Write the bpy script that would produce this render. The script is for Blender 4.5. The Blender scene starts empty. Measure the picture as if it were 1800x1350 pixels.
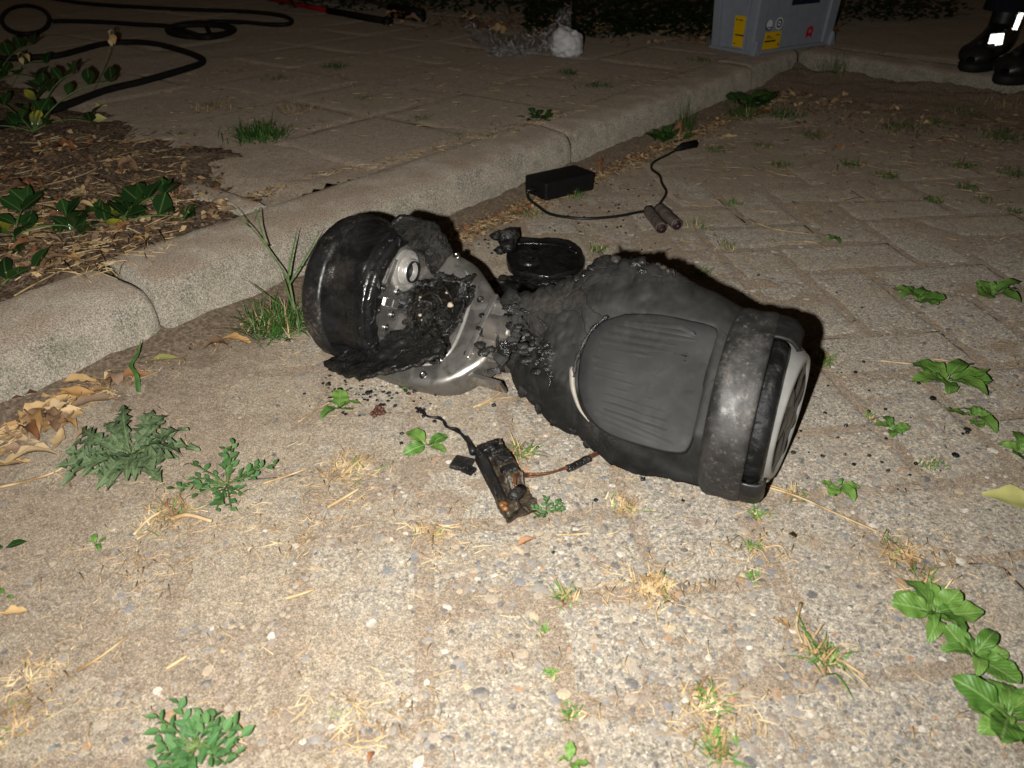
import bpy, bmesh, math, random
import numpy as np
from mathutils import Vector, Matrix, Euler, noise

random.seed(7)
C = bpy.context.scene.collection
SC = bpy.context.scene
PI = math.pi
R = math.radians

# ------------------------------------------------------------------ camera
CAM_H, PITCH, FPX = 0.51, R(32.0), 1360.0
cd = bpy.data.cameras.new('camera'); cam = bpy.data.objects.new('camera', cd); C.objects.link(cam)
cam.location = (0, 0, CAM_H); cam.rotation_euler = (R(90) - PITCH, 0, 0)
cd.sensor_width = 36.0; cd.lens = 27.2; cd.clip_start = 0.02; cd.clip_end = 500
cd.dof.use_dof = True; cd.dof.focus_distance = 1.02; cd.dof.aperture_fstop = 9.0
SC.camera = cam

# ------------------------------------------------------------------ night sky
w = bpy.data.worlds.new('World'); SC.world = w; w.use_nodes = True
bg = w.node_tree.nodes['Background']
bg.inputs['Color'].default_value = (1.0, 0.62, 0.30, 1); bg.inputs['Strength'].default_value = 0.020

# ------------------------------------------------------------------ the camera's flash (the one light of the photograph)
ld = bpy.data.lights.new('camera_flash', 'SPOT'); ld.spot_size = R(158); ld.spot_blend = 1.0; ld.energy = 60.0; ld.color = (1.0, 0.965, 0.905)
ld.shadow_soft_size = 0.006
fl = bpy.data.objects.new('camera_flash', ld); C.objects.link(fl); fl.location = (-0.052, 0.010, CAM_H - 0.020); fl.rotation_euler = (R(90) - PITCH + R(15), 0, 0)

SC.view_settings.view_transform = 'Standard'; SC.view_settings.look = 'None'
SC.view_settings.exposure = 0.0; SC.view_settings.gamma = 1.0
SC.render.resolution_x = 1024; SC.render.resolution_y = 768

# ------------------------------------------------------------------ measuring helpers: a sight line met with a real plane
def ray(px, py):
    u = (px - 900) / FPX; v = (py - 675) / FPX
    return Vector((u, math.cos(PITCH) - v * math.sin(PITCH), -(math.sin(PITCH) + v * math.cos(PITCH))))
O0 = Vector((0, 0, CAM_H))
def G(px, py, z=0.0):
    d = ray(px, py); return O0 + d * ((CAM_H - z) / -d.z)
def onplane(px, py, p0, n):
    d = ray(px, py); return O0 + d * ((Vector(p0) - O0).dot(n) / d.dot(n))

# kerb coordinates: t along the kerb, n across it towards the pavement behind
T = Vector((0.6100, 0.7924, 0)); N = Vector((-0.7924, 0.6100, 0))
def K(t, n, z=0.0): return T * t + N * n + Vector((0, 0, z))
TOP = 0.08

# ------------------------------------------------------------------ object helpers
def mesh(name, verts, faces, mat=None, smooth=True, mats=None, fm=None):
    me = bpy.data.meshes.new(name)
    me.from_pydata([tuple(v) for v in verts], [], faces)
    if mats:
        for m in mats: me.materials.append(m)
        if fm is not None: me.polygons.foreach_set('material_index', fm)
    elif mat: me.materials.append(mat)
    if smooth: me.polygons.foreach_set('use_smooth', [True] * len(me.polygons))
    me.update(); return me
def link(name, me, parent=None, loc=(0, 0, 0), rot=None, kind=None):
    o = bpy.data.objects.new(name, me); C.objects.link(o); o.location = loc
    if rot is not None: o.rotation_euler = rot
    if parent is not None: o.parent = parent
    if kind: o['kind'] = kind
    return o
def tag(o, label, cat, group=None):
    o['label'] = label; o['category'] = cat
    if group: o['group'] = group
    return o
def thing(name, label, cat, loc=(0, 0, 0), rotz=0, group=None):
    o = bpy.data.objects.new(name, None); C.objects.link(o); o.location = loc; o.rotation_euler = (0, 0, rotz)
    o.empty_display_size = 0.02
    return tag(o, label, cat, group)
def solid(o, th, off=-1):
    m = o.modifiers.new('thickness', 'SOLIDIFY'); m.thickness = th; m.offset = off; return o
def bevel(o, wd, seg=2):
    m = o.modifiers.new('bevel', 'BEVEL'); m.width = wd; m.segments = seg; m.limit_method = 'ANGLE'; m.angle_limit = R(35); return o
def shade_auto(me, ang=40):
    # sharp edges by angle
    bm = bmesh.new(); bm.from_mesh(me)
    bmesh.ops.recalc_face_normals(bm, faces=bm.faces)
    for e in bm.edges:
        if len(e.link_faces) == 2 and e.calc_face_angle(0) > R(ang): e.smooth = False
    bm.to_mesh(me); bm.free(); return me
def fbm(p, sc, oc=3, seed=0.0):
    return noise.fractal(Vector(p) * sc + Vector((seed, seed * 1.7, -seed)), 0.9, 2.1, oc)
def sm(a, b, x):
    x = max(0, min(1, (x - a) / (b - a))); return x * x * (3 - 2 * x)
def interp(tab, x):
    if x <= tab[0][0]: return tab[0][1:]
    for a, b in zip(tab, tab[1:]):
        if x <= b[0]:
            k = (x - a[0]) / (b[0] - a[0]); k = k * k * (3 - 2 * k) * .5 + k * .5
            return tuple(p + (q - p) * k for p, q in zip(a[1:], b[1:]))
    return tab[-1][1:]
def smooth_path(pts, n=8):
    P = [Vector(p) for p in pts]; out = []
    Q = [P[0] * 2 - P[1]] + P + [P[-1] * 2 - P[-2]]
    for i in range(1, len(Q) - 2):
        p0, p1, p2, p3 = Q[i - 1], Q[i], Q[i + 1], Q[i + 2]
        for k in range(n):
            t = k / n
            out.append(0.5 * ((2 * p1) + (p2 - p0) * t + (2 * p0 - 5 * p1 + 4 * p2 - p3) * t * t + (3 * p1 - p0 - 3 * p2 + p3) * t ** 3))
    out.append(P[-1]); return out
def tube_data(path, rad, seg=8, off=0, cap=True):
    """rad: number or function of 0..1"""
    vs, fs = [], []; n = len(path); up = Vector((0, 0, 1))
    for i, p in enumerate(path):
        d = (path[min(i + 1, n - 1)] - path[max(i - 1, 0)])
        d = d.normalized() if d.length > 1e-9 else Vector((1, 0, 0))
        s = d.cross(up)
        s = s.normalized() if s.length > 1e-4 else Vector((1, 0, 0))
        u = s.cross(d); r = rad(i / max(1, n - 1)) if callable(rad) else rad
        for k in range(seg):
            a = 2 * PI * k / seg; vs.append(p + s * (r * math.cos(a)) + u * (r * math.sin(a)))
    for i in range(n - 1):
        for k in range(seg):
            a = off + i * seg + k; b = off + i * seg + (k + 1) % seg
            fs.append((a, b, b + seg, a + seg))
    if cap:
        fs.append(tuple(off + k for k in range(seg))[::-1]); fs.append(tuple(off + (n - 1) * seg + k for k in range(seg)))
    return vs, fs
class MB:
    def __init__(s): s.v, s.f, s.m = [], [], []
    def add(s, v, f, mi=0):
        o = len(s.v); s.v += [Vector(x) for x in v]; s.f += [tuple(i + o for i in q) for q in f]; s.m += [mi] * len(f)
    def tube(s, path, rad, seg=8, mi=0):
        v, f = tube_data(path, rad, seg); s.add(v, f, mi)
    def box(s, c, sz, M=None, mi=0):
        c = Vector(c); x, y, z = (q / 2 for q in sz)
        v = [Vector(p) for p in [(-x, -y, -z), (x, -y, -z), (x, y, -z), (-x, y, -z), (-x, -y, z), (x, -y, z), (x, y, z), (-x, y, z)]]
        if M is not None: v = [M @ p for p in v]
        s.add([p + c for p in v], [(0, 3, 2, 1), (4, 5, 6, 7), (0, 1, 5, 4), (1, 2, 6, 5), (2, 3, 7, 6), (3, 0, 4, 7)], mi)
    def me(s, name, mat=None, smooth=True, mats=None):
        return mesh(name, s.v, s.f, mat, smooth, mats, s.m if mats else None)
def grid_faces(nu, nv, wrap=False):
    fs = []
    for i in range(nu - 1):
        for j in range(nv if wrap else nv - 1):
            a = i * nv + j; b = i * nv + (j + 1) % nv
            fs.append((a, b, b + nv, a + nv))
    return fs

# ------------------------------------------------------------------ material helpers
class NT:
    def __init__(s, name):
        s.m = bpy.data.materials.new(name); s.m.use_nodes = True; s.t = s.m.node_tree
        s.b = s.t.nodes['Principled BSDF']; s.out = s.t.nodes['Material Output']
    def n(s, typ, **kw):
        nd = s.t.nodes.new(typ)
        for k, v in kw.items():
            if k.startswith('i_'): nd.inputs[k[2:].replace('_', ' ')].default_value = v
            else: setattr(nd, k, v)
        return nd
    def l(s, a, b): s.t.links.new(a, b)
    def pos(s): return s.n('ShaderNodeNewGeometry').outputs['Position']
    def objc(s): return s.n('ShaderNodeTexCoord').outputs['Object']
    def noise(s, vec, scale, detail=3, rough=.55, dist=0):
        nd = s.n('ShaderNodeTexNoise'); nd.inputs['Scale'].default_value = scale; nd.inputs['Detail'].default_value = detail
        nd.inputs['Roughness'].default_value = rough; nd.inputs['Distortion'].default_value = dist
        s.l(vec, nd.inputs['Vector']); return nd.outputs['Fac']
    def vor(s, vec, scale, feature='F1'):
        nd = s.n('ShaderNodeTexVoronoi', feature=feature); nd.inputs['Scale'].default_value = scale
        s.l(vec, nd.inputs['Vector']); return nd
    def ramp(s, fac, stops, interp='LINEAR'):
        nd = s.n('ShaderNodeValToRGB'); cr = nd.color_ramp; cr.interpolation = interp
        while len(cr.elements) < len(stops): cr.elements.new(0.5)
        for e, (p, c) in zip(cr.elements, stops):
            e.position = p; e.color = (*c, 1) if len(c) == 3 else c
        s.l(fac, nd.inputs['Fac']); return nd.outputs['Color']
    def mr(s, v, a, b, c=0., d=1.):
        nd = s.n('ShaderNodeMapRange'); nd.interpolation_type = 'SMOOTHSTEP'
        for k, x in zip(('From Min', 'From Max', 'To Min', 'To Max'), (a, b, c, d)): nd.inputs[k].default_value = x
        s.l(v, nd.inputs['Value']); return nd.outputs['Result']
    def math(s, op, a, b=0.):
        nd = s.n('ShaderNodeMath', operation=op)
        for i, x in enumerate((a, b)):
            if isinstance(x, (int, float)): nd.inputs[i].default_value = x
            else: s.l(x, nd.inputs[i])
        return nd.outputs[0]
    def mix(s, fac, a, b, bt='MIX'):
        nd = s.n('ShaderNodeMix', data_type='RGBA', blend_type=bt)
        for k, x in ((0, fac), (6, a), (7, b)):
            if isinstance(x, (int, float)): nd.inputs[k].default_value = x
            elif isinstance(x, tuple): nd.inputs[k].default_value = (*x, 1)
            else: s.l(x, nd.inputs[k])
        return nd.outputs[2]
    def bump(s, h, strength=.5, dist=.002, prev=None):
        nd = s.n('ShaderNodeBump'); nd.inputs['Strength'].default_value = strength; nd.inputs['Distance'].default_value = dist
        s.l(h, nd.inputs['Height'])
        if prev is not None: s.l(prev, nd.inputs['Normal'])
        return nd.outputs['Normal']
    def done(s, col=None, rough=None, nrm=None, metal=0., spec=None, dr=None):
        b = s.b
        for k, x in (('Base Color', col), ('Roughness', rough), ('Normal', nrm), ('Metallic', metal), ('Specular IOR Level', spec), ('Diffuse Roughness', dr)):
            if x is None: continue
            if isinstance(x, (int, float)): b.inputs[k].default_value = x
            elif isinstance(x, tuple): b.inputs[k].default_value = (*x, 1)
            else: s.l(x, b.inputs[k])
        return s.m

def m_plain(name, col, rough=.5, metal=0., spec=.5, var=.25, sc=60., bump=.2, bd=.001):
    s = NT(name); p = s.objc(); f = s.noise(p, sc, 4)
    d = tuple(c * (1 - var) for c in col); l = tuple(min(1, c * (1 + var)) for c in col)
    c = s.ramp(f, [(.3, d), (.7, l)])
    return s.done(c, rough, s.bump(f, bump, bd) if bump else None, metal, spec)

def m_paver(name, base, sandc, sand_bias, peb=1.0, xgrad=True):
    """weathered concrete: cement, sand grain, small gravel, sand film and dirt patches"""
    s = NT(name); p = s.pos()
    fine = s.noise(p, 850, 3, .8); mid = s.noise(p, 240, 5, .8); big = s.noise(p, 9, 4, .6); patch = s.noise(p, 26, 4, .65)
    c = s.mix(s.mr(mid, .36, .64), tuple(x * .66 for x in base), tuple(x * 1.25 for x in base))
    v = s.vor(p, 170); hsv = s.n('ShaderNodeSeparateColor'); s.l(v.outputs['Color'], hsv.inputs[0])
    pc = s.ramp(hsv.outputs[0], [(0, (.10, .095, .09)), (.22, (.19, .18, .17)), (.45, (.30, .25, .19)), (.62, (.16, .165, .18)), (.8, (.48, .43, .34)), (.93, (.34, .20, .11)), (1, (.6, .56, .5))], 'CONSTANT')
    msk = s.math('MULTIPLY', s.mr(v.outputs['Distance'], .42, .34), s.mr(hsv.outputs[1], .52, .56, 0, .75 * peb))
    v2 = s.vor(p, 420); h2 = s.n('ShaderNodeSeparateColor'); s.l(v2.outputs['Color'], h2.inputs[0])
    pc2 = s.ramp(h2.outputs[0], [(0, (.09, .085, .08)), (.35, (.2, .18, .16)), (.6, (.36, .31, .25)), (.85, (.55, .5, .42))], 'CONSTANT')
    msk2 = s.math('MULTIPLY', s.mr(v2.outputs['Distance'], .45, .35), s.mr(h2.outputs[1], .5, .55, 0, .7))
    c = s.mix(msk2, c, pc2); c = s.mix(msk, c, pc)
    # sand and dirt film, thicker towards the kerb side
    sx = s.n('ShaderNodeSeparateXYZ'); s.l(p, sx.inputs[0])
    sf = s.math('ADD', big, s.math('MULTIPLY', patch, .35))
    if xgrad: sf = s.math('ADD', sf, s.mr(sx.outputs[0], .15, -.35, -.05, .20))
    sf = s.math('ADD', sf, s.mr(sx.outputs[1], .9, 1.9, 0, .22))
    sf = s.mr(sf, .62 - sand_bias, .86 - sand_bias, 0, .8)
    sc = s.mix(s.mr(fine, .35, .7), tuple(x * .7 for x in sandc), tuple(x * 1.2 for x in sandc))
    c = s.mix(sf, c, sc)
    wv = s.vor(p, 560); wc = s.n('ShaderNodeSeparateColor'); s.l(wv.outputs['Color'], wc.inputs[0])
    gr = s.math('MULTIPLY', s.mr(fine, .36, .64, .66, 1.26), s.math('ADD', s.mr(wc.outputs[0], 0, 1, .72, 1.12), s.mr(s.noise(p, 60, 4, .7), .35, .65, -.10, .10)))
    c = s.mix(1.0, c, s.n('ShaderNodeCombineColor').outputs[0], 'MIX') if False else c
    gm = s.n('ShaderNodeMix', data_type='RGBA', blend_type='MULTIPLY'); gm.inputs[0].default_value = 1
    s.l(c, gm.inputs[6]); cc = s.n('ShaderNodeCombineColor')
    for i in range(3): s.l(gr, cc.inputs[i])
    s.l(cc.outputs[0], gm.inputs[7]); c = gm.outputs[2]
    h = s.math('ADD', s.math('MULTIPLY', fine, .6), s.math('MULTIPLY', mid, 1.0))
    nr = s.bump(h, .55, .0016); nr = s.bump(msk, .35, .0012, nr)
    return s.done(c, .9, nr, 0, .25, .9)

def m_jointsand():
    m = m_paver('joint_sand', (.26, .215, .165), (.255, .202, .148), .2, .55, False); t = m.node_tree; b = t.nodes['Principled BSDF']
    s = NT.__new__(NT); s.m = m; s.t = t; s.b = b; p = s.pos()
    d = s.n('ShaderNodeVectorMath', operation='DOT_PRODUCT'); d.inputs[1].default_value = N; s.l(p, d.inputs[0]); e = s.n('ShaderNodeVectorMath', operation='DOT_PRODUCT'); e.inputs[1].default_value = T; s.l(p, e.inputs[0])
    nz = s.noise(p, 22, 5, .7); g = s.mr(s.math('ADD', d.outputs['Value'], s.math('MULTIPLY', s.math('SUBTRACT', nz, .5), .30)), .80, .90, 0, .85)
    g = s.math('MAXIMUM', g, s.mr(s.math('ADD', e.outputs['Value'], s.math('SUBTRACT', nz, .5)), 2.25, 2.6, 0, .8))
    src = b.inputs['Base Color'].links[0].from_socket; gr = s.noise(p, 180, 4, .75); soil = s.ramp(gr, [(.35, (.045, .032, .022)), (.5, (.12, .088, .06)), (.65, (.24, .18, .125))])
    s.l(s.mix(g, src, soil), b.inputs['Base Color']); return m
M_PAVER = m_paver('paver_concrete', (.305, .272, .222), (.29, .236, .172), .02)
M_TILE = m_paver('tile_concrete', (.285, .245, .20), (.285, .228, .17), .06, .5, False)
M_SAND = m_jointsand(); M_FSAND = m_paver('footway_sand', (.285, .24, .19), (.285, .228, .17), .2, .55, False)

def m_kerb():
    s = NT('kerb_concrete'); p = s.pos(); fine = s.noise(p, 900, 2, .7); mid = s.noise(p, 200, 5, .75); big = s.noise(p, 14, 4, .6)
    c = s.mix(s.mr(mid, .32, .68), (.30, .265, .215), (.44, .395, .325))
    geo = s.n('ShaderNodeNewGeometry'); sn = s.n('ShaderNodeSeparateXYZ'); s.l(geo.outputs['Normal'], sn.inputs[0])
    sp = s.n('ShaderNodeSeparateXYZ'); s.l(p, sp.inputs[0])
    # brown dust on the flat top, grey lichen specks on the upright face
    top = s.math('MULTIPLY', s.mr(sn.outputs[2], .55, .95), s.mr(s.math('ADD', big, s.math('MULTIPLY', mid, .3)), .45, .75, .15, .75))
    c = s.mix(top, c, (.25, .19, .14))
    lich = s.math('MULTIPLY', s.mr(s.noise(p, 330, 4, .75), .50, .57), s.mr(s.noise(p, 18, 5, .7), .40, .62))
    lich = s.math('MULTIPLY', lich, s.mr(sn.outputs[2], .9, .6, 0, .8))
    c = s.mix(lich, c, (.10, .105, .09))
    al = s.math('MULTIPLY', s.mr(s.noise(p, 30, 3), .5, .7), s.mr(sn.outputs[2], .8, .4, 0, .45))
    c = s.mix(al, c, (.17, .18, .12))
    pit = s.vor(p, 240); c = s.mix(s.math('MULTIPLY', s.mr(pit.outputs['Distance'], .22, .12), s.mr(s.noise(p, 45, 3), .46, .6, 0, .8)), c, (.10, .088, .07))
    v = s.mr(s.noise(p, 520, 3, .8), .36, .64, .50, 1.36); cc = s.n('ShaderNodeCombineColor')
    for i in range(3): s.l(v, cc.inputs[i])
    c = s.mix(1.0, c, cc.outputs[0], 'MULTIPLY')
    nr = s.bump(mid, .6, .003); nr = s.bump(fine, .5, .0012, nr)
    return s.done(c, .92, nr, 0, .2, .9)
M_KERB = m_kerb()
def m_soil():
    s = NT('soil'); p = s.pos(); a = s.noise(p, 160, 5, .7); b = s.noise(p, 20, 4, .6); f = s.noise(p, 700, 2)
    c = s.ramp(a, [(.36, (.025, .017, .012)), (.5, (.09, .062, .042)), (.62, (.25, .18, .12))])
    c = s.mix(s.mr(b, .45, .7, 0, .6), c, (.16, .115, .078))
    return s.done(c, .95, s.bump(a, .9, .006), 0, .2, .8)
M_SOIL = m_soil()

def m_pebble(name, col, r):
    s = NT(name); p = s.pos(); a = s.noise(p, 420, 3, .6); b = s.noise(p, 110, 3, .6)
    c = s.mix(s.mr(a, .3, .7), tuple(x * .75 for x in col), tuple(x * 1.2 for x in col))
    c = s.mix(s.mr(b, .42, .66, .05, .75), c, (.285, .245, .20))       # cement skin and sand still clinging to the stone
    return s.done(c, r, s.bump(a, .4, .0008), 0, .3, .6)
M_PEBS = []
for nm, col, r in [('grey_stone', (.21, .20, .185), .6), ('dark_stone', (.10, .098, .097), .55), ('tan_stone', (.33, .275, .21), .65), ('white_stone', (.50, .46, .40), .55),
                   ('rust_stone', (.31, .19, .11), .65), ('blue_grey_stone', (.165, .17, .18), .55), ('ochre_stone', (.42, .34, .22), .6), ('brown_stone', (.20, .155, .125), .65)]:
    M_PEBS.append(m_pebble(nm, col, r))

def m_char(name, col, r0, r1, sc=55., bump=.6, bd=.003, ash=0.0, dust=0.0, crack=0.0, spec=.5, dcol=(.27, .21, .16)):
    """burnt plastic: matt soot with glossy melted runs; ash = pale powder patches"""
    s = NT(name); p = s.pos(); a = s.noise(p, sc, 5, .6, .4); b = s.noise(p, sc * 5, 4, .6); g = s.noise(p, sc * .4, 3, .5)
    c = s.mix(s.mr(a, .35, .7), tuple(x * .6 for x in col), tuple(x * 1.3 for x in col))
    c = s.mix(s.mr(s.noise(p, 13, 5, .7, .8), .42, .66, 0, .55), c, tuple(min(1, x * 1.9) for x in col))
    if dust:
        c = s.mix(s.mr(s.math('ADD', s.math('MULTIPLY', g, .8), s.math('MULTIPLY', b, .5)), .68, .92, 0, dust), c, dcol)
    if ash:
        c = s.mix(s.mr(s.noise(p, sc * 2.2, 4, .7), .56, .74, 0, ash), c, (.33, .28, .22))
    rg = s.mr(s.math('ADD', s.math('MULTIPLY', a, .5), s.math('MULTIPLY', g, .5)), .38, .62, r1, r0)
    nr = s.bump(a, bump, bd); nr = s.bump(b, bump * .6, bd * .3, nr)
    if crack:
        wv = s.n('ShaderNodeVectorMath', operation='ADD'); s.l(p, wv.inputs[0])
        nz = s.n('ShaderNodeTexNoise'); nz.inputs['Scale'].default_value = 40; s.l(p, nz.inputs['Vector'])
        scl = s.n('ShaderNodeVectorMath', operation='SCALE'); scl.inputs['Scale'].default_value = .03; s.l(nz.outputs['Color'], scl.inputs[0]); s.l(scl.outputs[0], wv.inputs[1])
        vd = s.n('ShaderNodeTexVoronoi', feature='DISTANCE_TO_EDGE'); vd.inputs['Scale'].default_value = 30; s.l(wv.outputs[0], vd.inputs['Vector'])
        ck = s.math('MULTIPLY', s.mr(vd.outputs['Distance'], .035, .0), s.mr(g, .48, .60, 0, crack))
        c = s.mix(ck, c, (.006, .006, .006)); nr = s.bump(s.math('SUBTRACT', 1.0, ck), .6, .0015, nr)
    return s.done(c, rg, nr, 0, spec)
M_CASE = m_char('scorched_casing', (.0115, .0112, .0106), .74, .58, 42, .22, .0010, dust=.07, crack=.5, spec=.30)
M_PAD = m_char('scorched_rubber_pad', (.0078, .0077, .0076), .70, .55, 25, .16, .0008, dust=.05, spec=.32)
M_MELT = m_char('melted_black_plastic', (.013, .0127, .0123), .52, .10, 70, .9, .006, ash=.06, dust=.16)
M_HOOD = m_char('glossy_burnt_plastic', (.011, .011, .0115), .32, .05, 40, .6, .0050, dust=.07)
M_RIMD = m_char('dusty_arch_rim', (.012, .012, .012), .55, .30, 45, .5, .002, ash=.10, dust=.75, dcol=(.20, .165, .13))
M_FENDER = m_char('scuffed_casing', (.020, .0195, .019), .66, .42, 60, .5, .002, ash=.32, dust=.30, dcol=(.17, .155, .135))
M_TORN = m_char('torn_black_rubber', (.0065, .0065, .0068), .6, .22, 60, .8, .004, spec=.3)
M_TYRE = m_char('burnt_tyre_rubber', (.012, .012, .012), .6, .3, 50, .6, .003)
M_ASHPAD = m_char('charred_foam', (.0085, .007, .0045), .42, .06, 130, 1.0, .010, ash=.05)
M_BLACK = m_plain('black_plastic', (.008, .008, .0085), .6, 0, .25, .2, 80, .15)
M_CABLE = m_plain('black_cable_rubber', (.010, .010, .010), .42, 0, .4, .2, 80, .1)
M_HOSE = m_plain('black_hose_rubber', (.012, .0115, .011), .7, 0, .25, .3, 60, .2)
def m_alu(name, col, r0, r1, soot):
    s = NT(name); p = s.pos(); a = s.noise(p, 38, 4, .6, .6); b = s.noise(p, 300, 3); g = s.noise(p, 14, 4, .6)
    c = s.mix(s.mr(a, .4, .7), col, tuple(x * .72 for x in col))
    c = s.mix(s.mr(g, .5, .68, 0, .35), c, (.42, .30, .20))
    sm_ = s.mr(s.math('ADD', s.math('MULTIPLY', g, .6), s.math('MULTIPLY', a, .5)), .46, .76, 0, soot)
    c = s.mix(sm_, c, (.03, .028, .026))
    met = s.mr(sm_, 0, 1, .90, .2)
    return s.done(c, s.mr(a, .35, .7, r0, r1), s.bump(b, .12, .0006), met, .5)
M_ALU = m_alu('cast_aluminium', (.47, .45, .42), .24, .48, .9)
M_ALU2 = m_alu('bright_aluminium', (.60, .58, .55), .20, .42, .5)
M_ALU3 = m_plain('polished_aluminium', (.80, .78, .74), .26, .72, .6, .12, 120, .25, .0008)
M_HUB = m_plain('grey_hub_plastic', (.33, .33, .32), .36, .35, .6, .12, 60, .15)
M_SCREW = m_plain('steel_screw', (.35, .34, .33), .3, 1., .5, .2, 200, .1)
M_WHITE = m_plain('white_plastic', (.27, .245, .21), .4, 0, .4, .15, 120, .1)
M_COPPER = m_plain('burnt_copper', (.16, .07, .035), .45, .5, .4, .5, 120, .3)
M_BOARD = m_char('burnt_circuit_board', (.040, .030, .020), .55, .16, 95, .9, .003, ash=.35)
M_STRAW = NT('dry_straw'); _c = M_STRAW.ramp(M_STRAW.noise(M_STRAW.pos(), 35, 2), [(.35, (.22, .135, .06)), (.5, (.46, .32, .16)), (.68, (.66, .52, .31))]); M_STRAW = M_STRAW.done(_c, .7, None, 0, .3)

def m_leaf(name, c0, c1, vein, rough=.4, spec=.5, yellow=None):
    s = NT(name); oi = s.n('ShaderNodeObjectInfo'); uv = s.n('ShaderNodeTexCoord').outputs['UV']
    sx = s.n('ShaderNodeSeparateXYZ'); s.l(uv, sx.inputs[0])
    p = s.objc(); f = s.noise(p, 90, 3, .6)
    c = s.mix(oi.outputs['Random'], c0, c1)
    c = s.mix(s.mr(f, .4, .75, 0, .45), c, tuple(x * .55 for x in c0))
    ax = s.math('ABSOLUTE', s.math('SUBTRACT', sx.outputs[0], .5))
    if yellow:
        c = s.mix(s.math('MULTIPLY', s.mr(oi.outputs['Random'], .90, .95), s.mr(s.math('ADD', f, s.math('MULTIPLY', sx.outputs[1], .4)), .5, .85)), c, yellow)
    rib = s.mr(ax, .055, .015, 0, .8)
    sv = s.math('SINE', s.math('MULTIPLY', s.math('ADD', sx.outputs[1], s.math('MULTIPLY', ax, -.7)), 52))
    rib2 = s.math('MULTIPLY', s.mr(sv, .82, 1.0, 0, .14), 1.0)
    c = s.mix(s.math('MAXIMUM', rib, rib2), c, vein)
    nr = s.bump(s.math('ADD', s.math('MULTIPLY', rib, -1), s.math('MULTIPLY', sv, .3)), .35, .001)
    m = s.done(c, rough, nr, 0, spec); return m
M_LPLANT = m_leaf('plantain_leaf', (.060, .155, .022), (.16, .285, .058), (.19, .30, .095), .48, .4)
M_LEUON = m_leaf('shrub_leaf', (.010, .034, .009), (.022, .070, .014), (.085, .14, .045), .20, .6, (.42, .36, .04))
M_LDAND = m_leaf('dandelion_leaf', (.060, .100, .044), (.105, .155, .075), (.15, .20, .09), .6, .3)
M_LKNOT = m_leaf('knotweed_leaf', (.045, .125, .038), (.085, .19, .055), (.12, .22, .085), .55, .3)
M_LHERB = m_leaf('herb_leaf', (.022, .062, .012), (.045, .105, .02), (.10, .18, .05), .5, .3)
M_LHEDGE = m_leaf('hedge_leaf', (.018, .035, .010), (.04, .07, .018), (.05, .09, .03), .5, .3)
def m_grass(name, a, b):
    s = NT(name); f = s.noise(s.pos(), 60, 2); return s.done(s.ramp(f, [(.35, a), (.65, b)]), .55, None, 0, .35)
M_GRASS = m_grass('grass_blade', (.055, .14, .022), (.13, .27, .05))
M_GRASSD = m_grass('dark_grass_blade', (.035, .10, .02), (.075, .17, .035))
M_STEM = m_grass('green_stem', (.07, .12, .03), (.13, .19, .06))
def m_dry(name, a, b, c_):
    s = NT(name); oi = s.n('ShaderNodeObjectInfo'); p = s.objc(); f = s.noise(p, 120, 4, .65)
    c = s.ramp(oi.outputs['Random'], [(0, a), (.5, b), (1, c_)])
    c = s.mix(s.mr(f, .42, .75, 0, .6), c, tuple(x * .5 for x in a))
    return s.done(c, .6, s.bump(f, .3, .001), 0, .35)
M_DRYTAN = m_dry('tan_dry_leaf', (.42, .24, .09), (.56, .38, .18), (.62, .47, .28))
M_DRYBR = m_dry('brown_dry_leaf', (.17, .095, .055), (.27, .165, .095), (.36, .25, .165))
M_DRYRUST = m_dry('rust_dry_leaf', (.22, .09, .04), (.29, .13, .055), (.33, .17, .08))
M_DRYYEL = m_dry('yellow_leaf', (.50, .50, .16), (.58, .56, .22), (.55, .52, .2))

# ================================================================== THE SETTING
def in_view(p, m=0.12):
    d = p.y * math.cos(PITCH) + (CAM_H - p.z) * math.sin(PITCH)
    if d < .15: return False
    u = p.x / d; v = ((CAM_H - p.z) * math.cos(PITCH) - p.y * math.sin(PITCH)) / d
    return abs(u) < .662 + m / d and abs(v) < .4965 + m / d
# far ground, a sheet to the horizon
gv = []; gf = []
rs = [0, 1.5, 4, 10, 30, 100, 300]
for r in rs:
    for k in range(24): gv.append((r * math.cos(k * PI / 12), 2 + r * math.sin(k * PI / 12), -.075))
gf = grid_faces(len(rs), 24, True)
link('ground', mesh('ground', gv, gf, M_SOIL), kind='structure')

def sheet(name, x0, x1, y0, y1, st, hf, keep, mat, kind='structure', parent=None, vis=True):
    nx = int((x1 - x0) / st) + 1; ny = int((y1 - y0) / st) + 1
    vs = []; ok = []
    for j in range(ny):
        y = y0 + j * st
        for i in range(nx):
            x = x0 + i * st; k = keep(x, y) and (not vis or in_view(Vector((x, y, 0)), .6)); ok.append(k)
            vs.append((x, y, hf(x, y) if k else 0))
    fs = []
    for j in range(ny - 1):
        for i in range(nx - 1):
            a = j * nx + i
            if ok[a] and ok[a + 1] and ok[a + nx] and ok[a + nx + 1]: fs.append((a, a + 1, a + nx + 1, a + nx))
    used = sorted({i for f in fs for i in f}); mp = {o: n for n, o in enumerate(used)}
    me = mesh(name, [vs[i] for i in used], [tuple(mp[i] for i in f) for f in fs], mat)
    return link(name, me, parent, kind=kind)
def tn(x, y): return x * T.x + y * T.y, x * N.x + y * N.y

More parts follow.
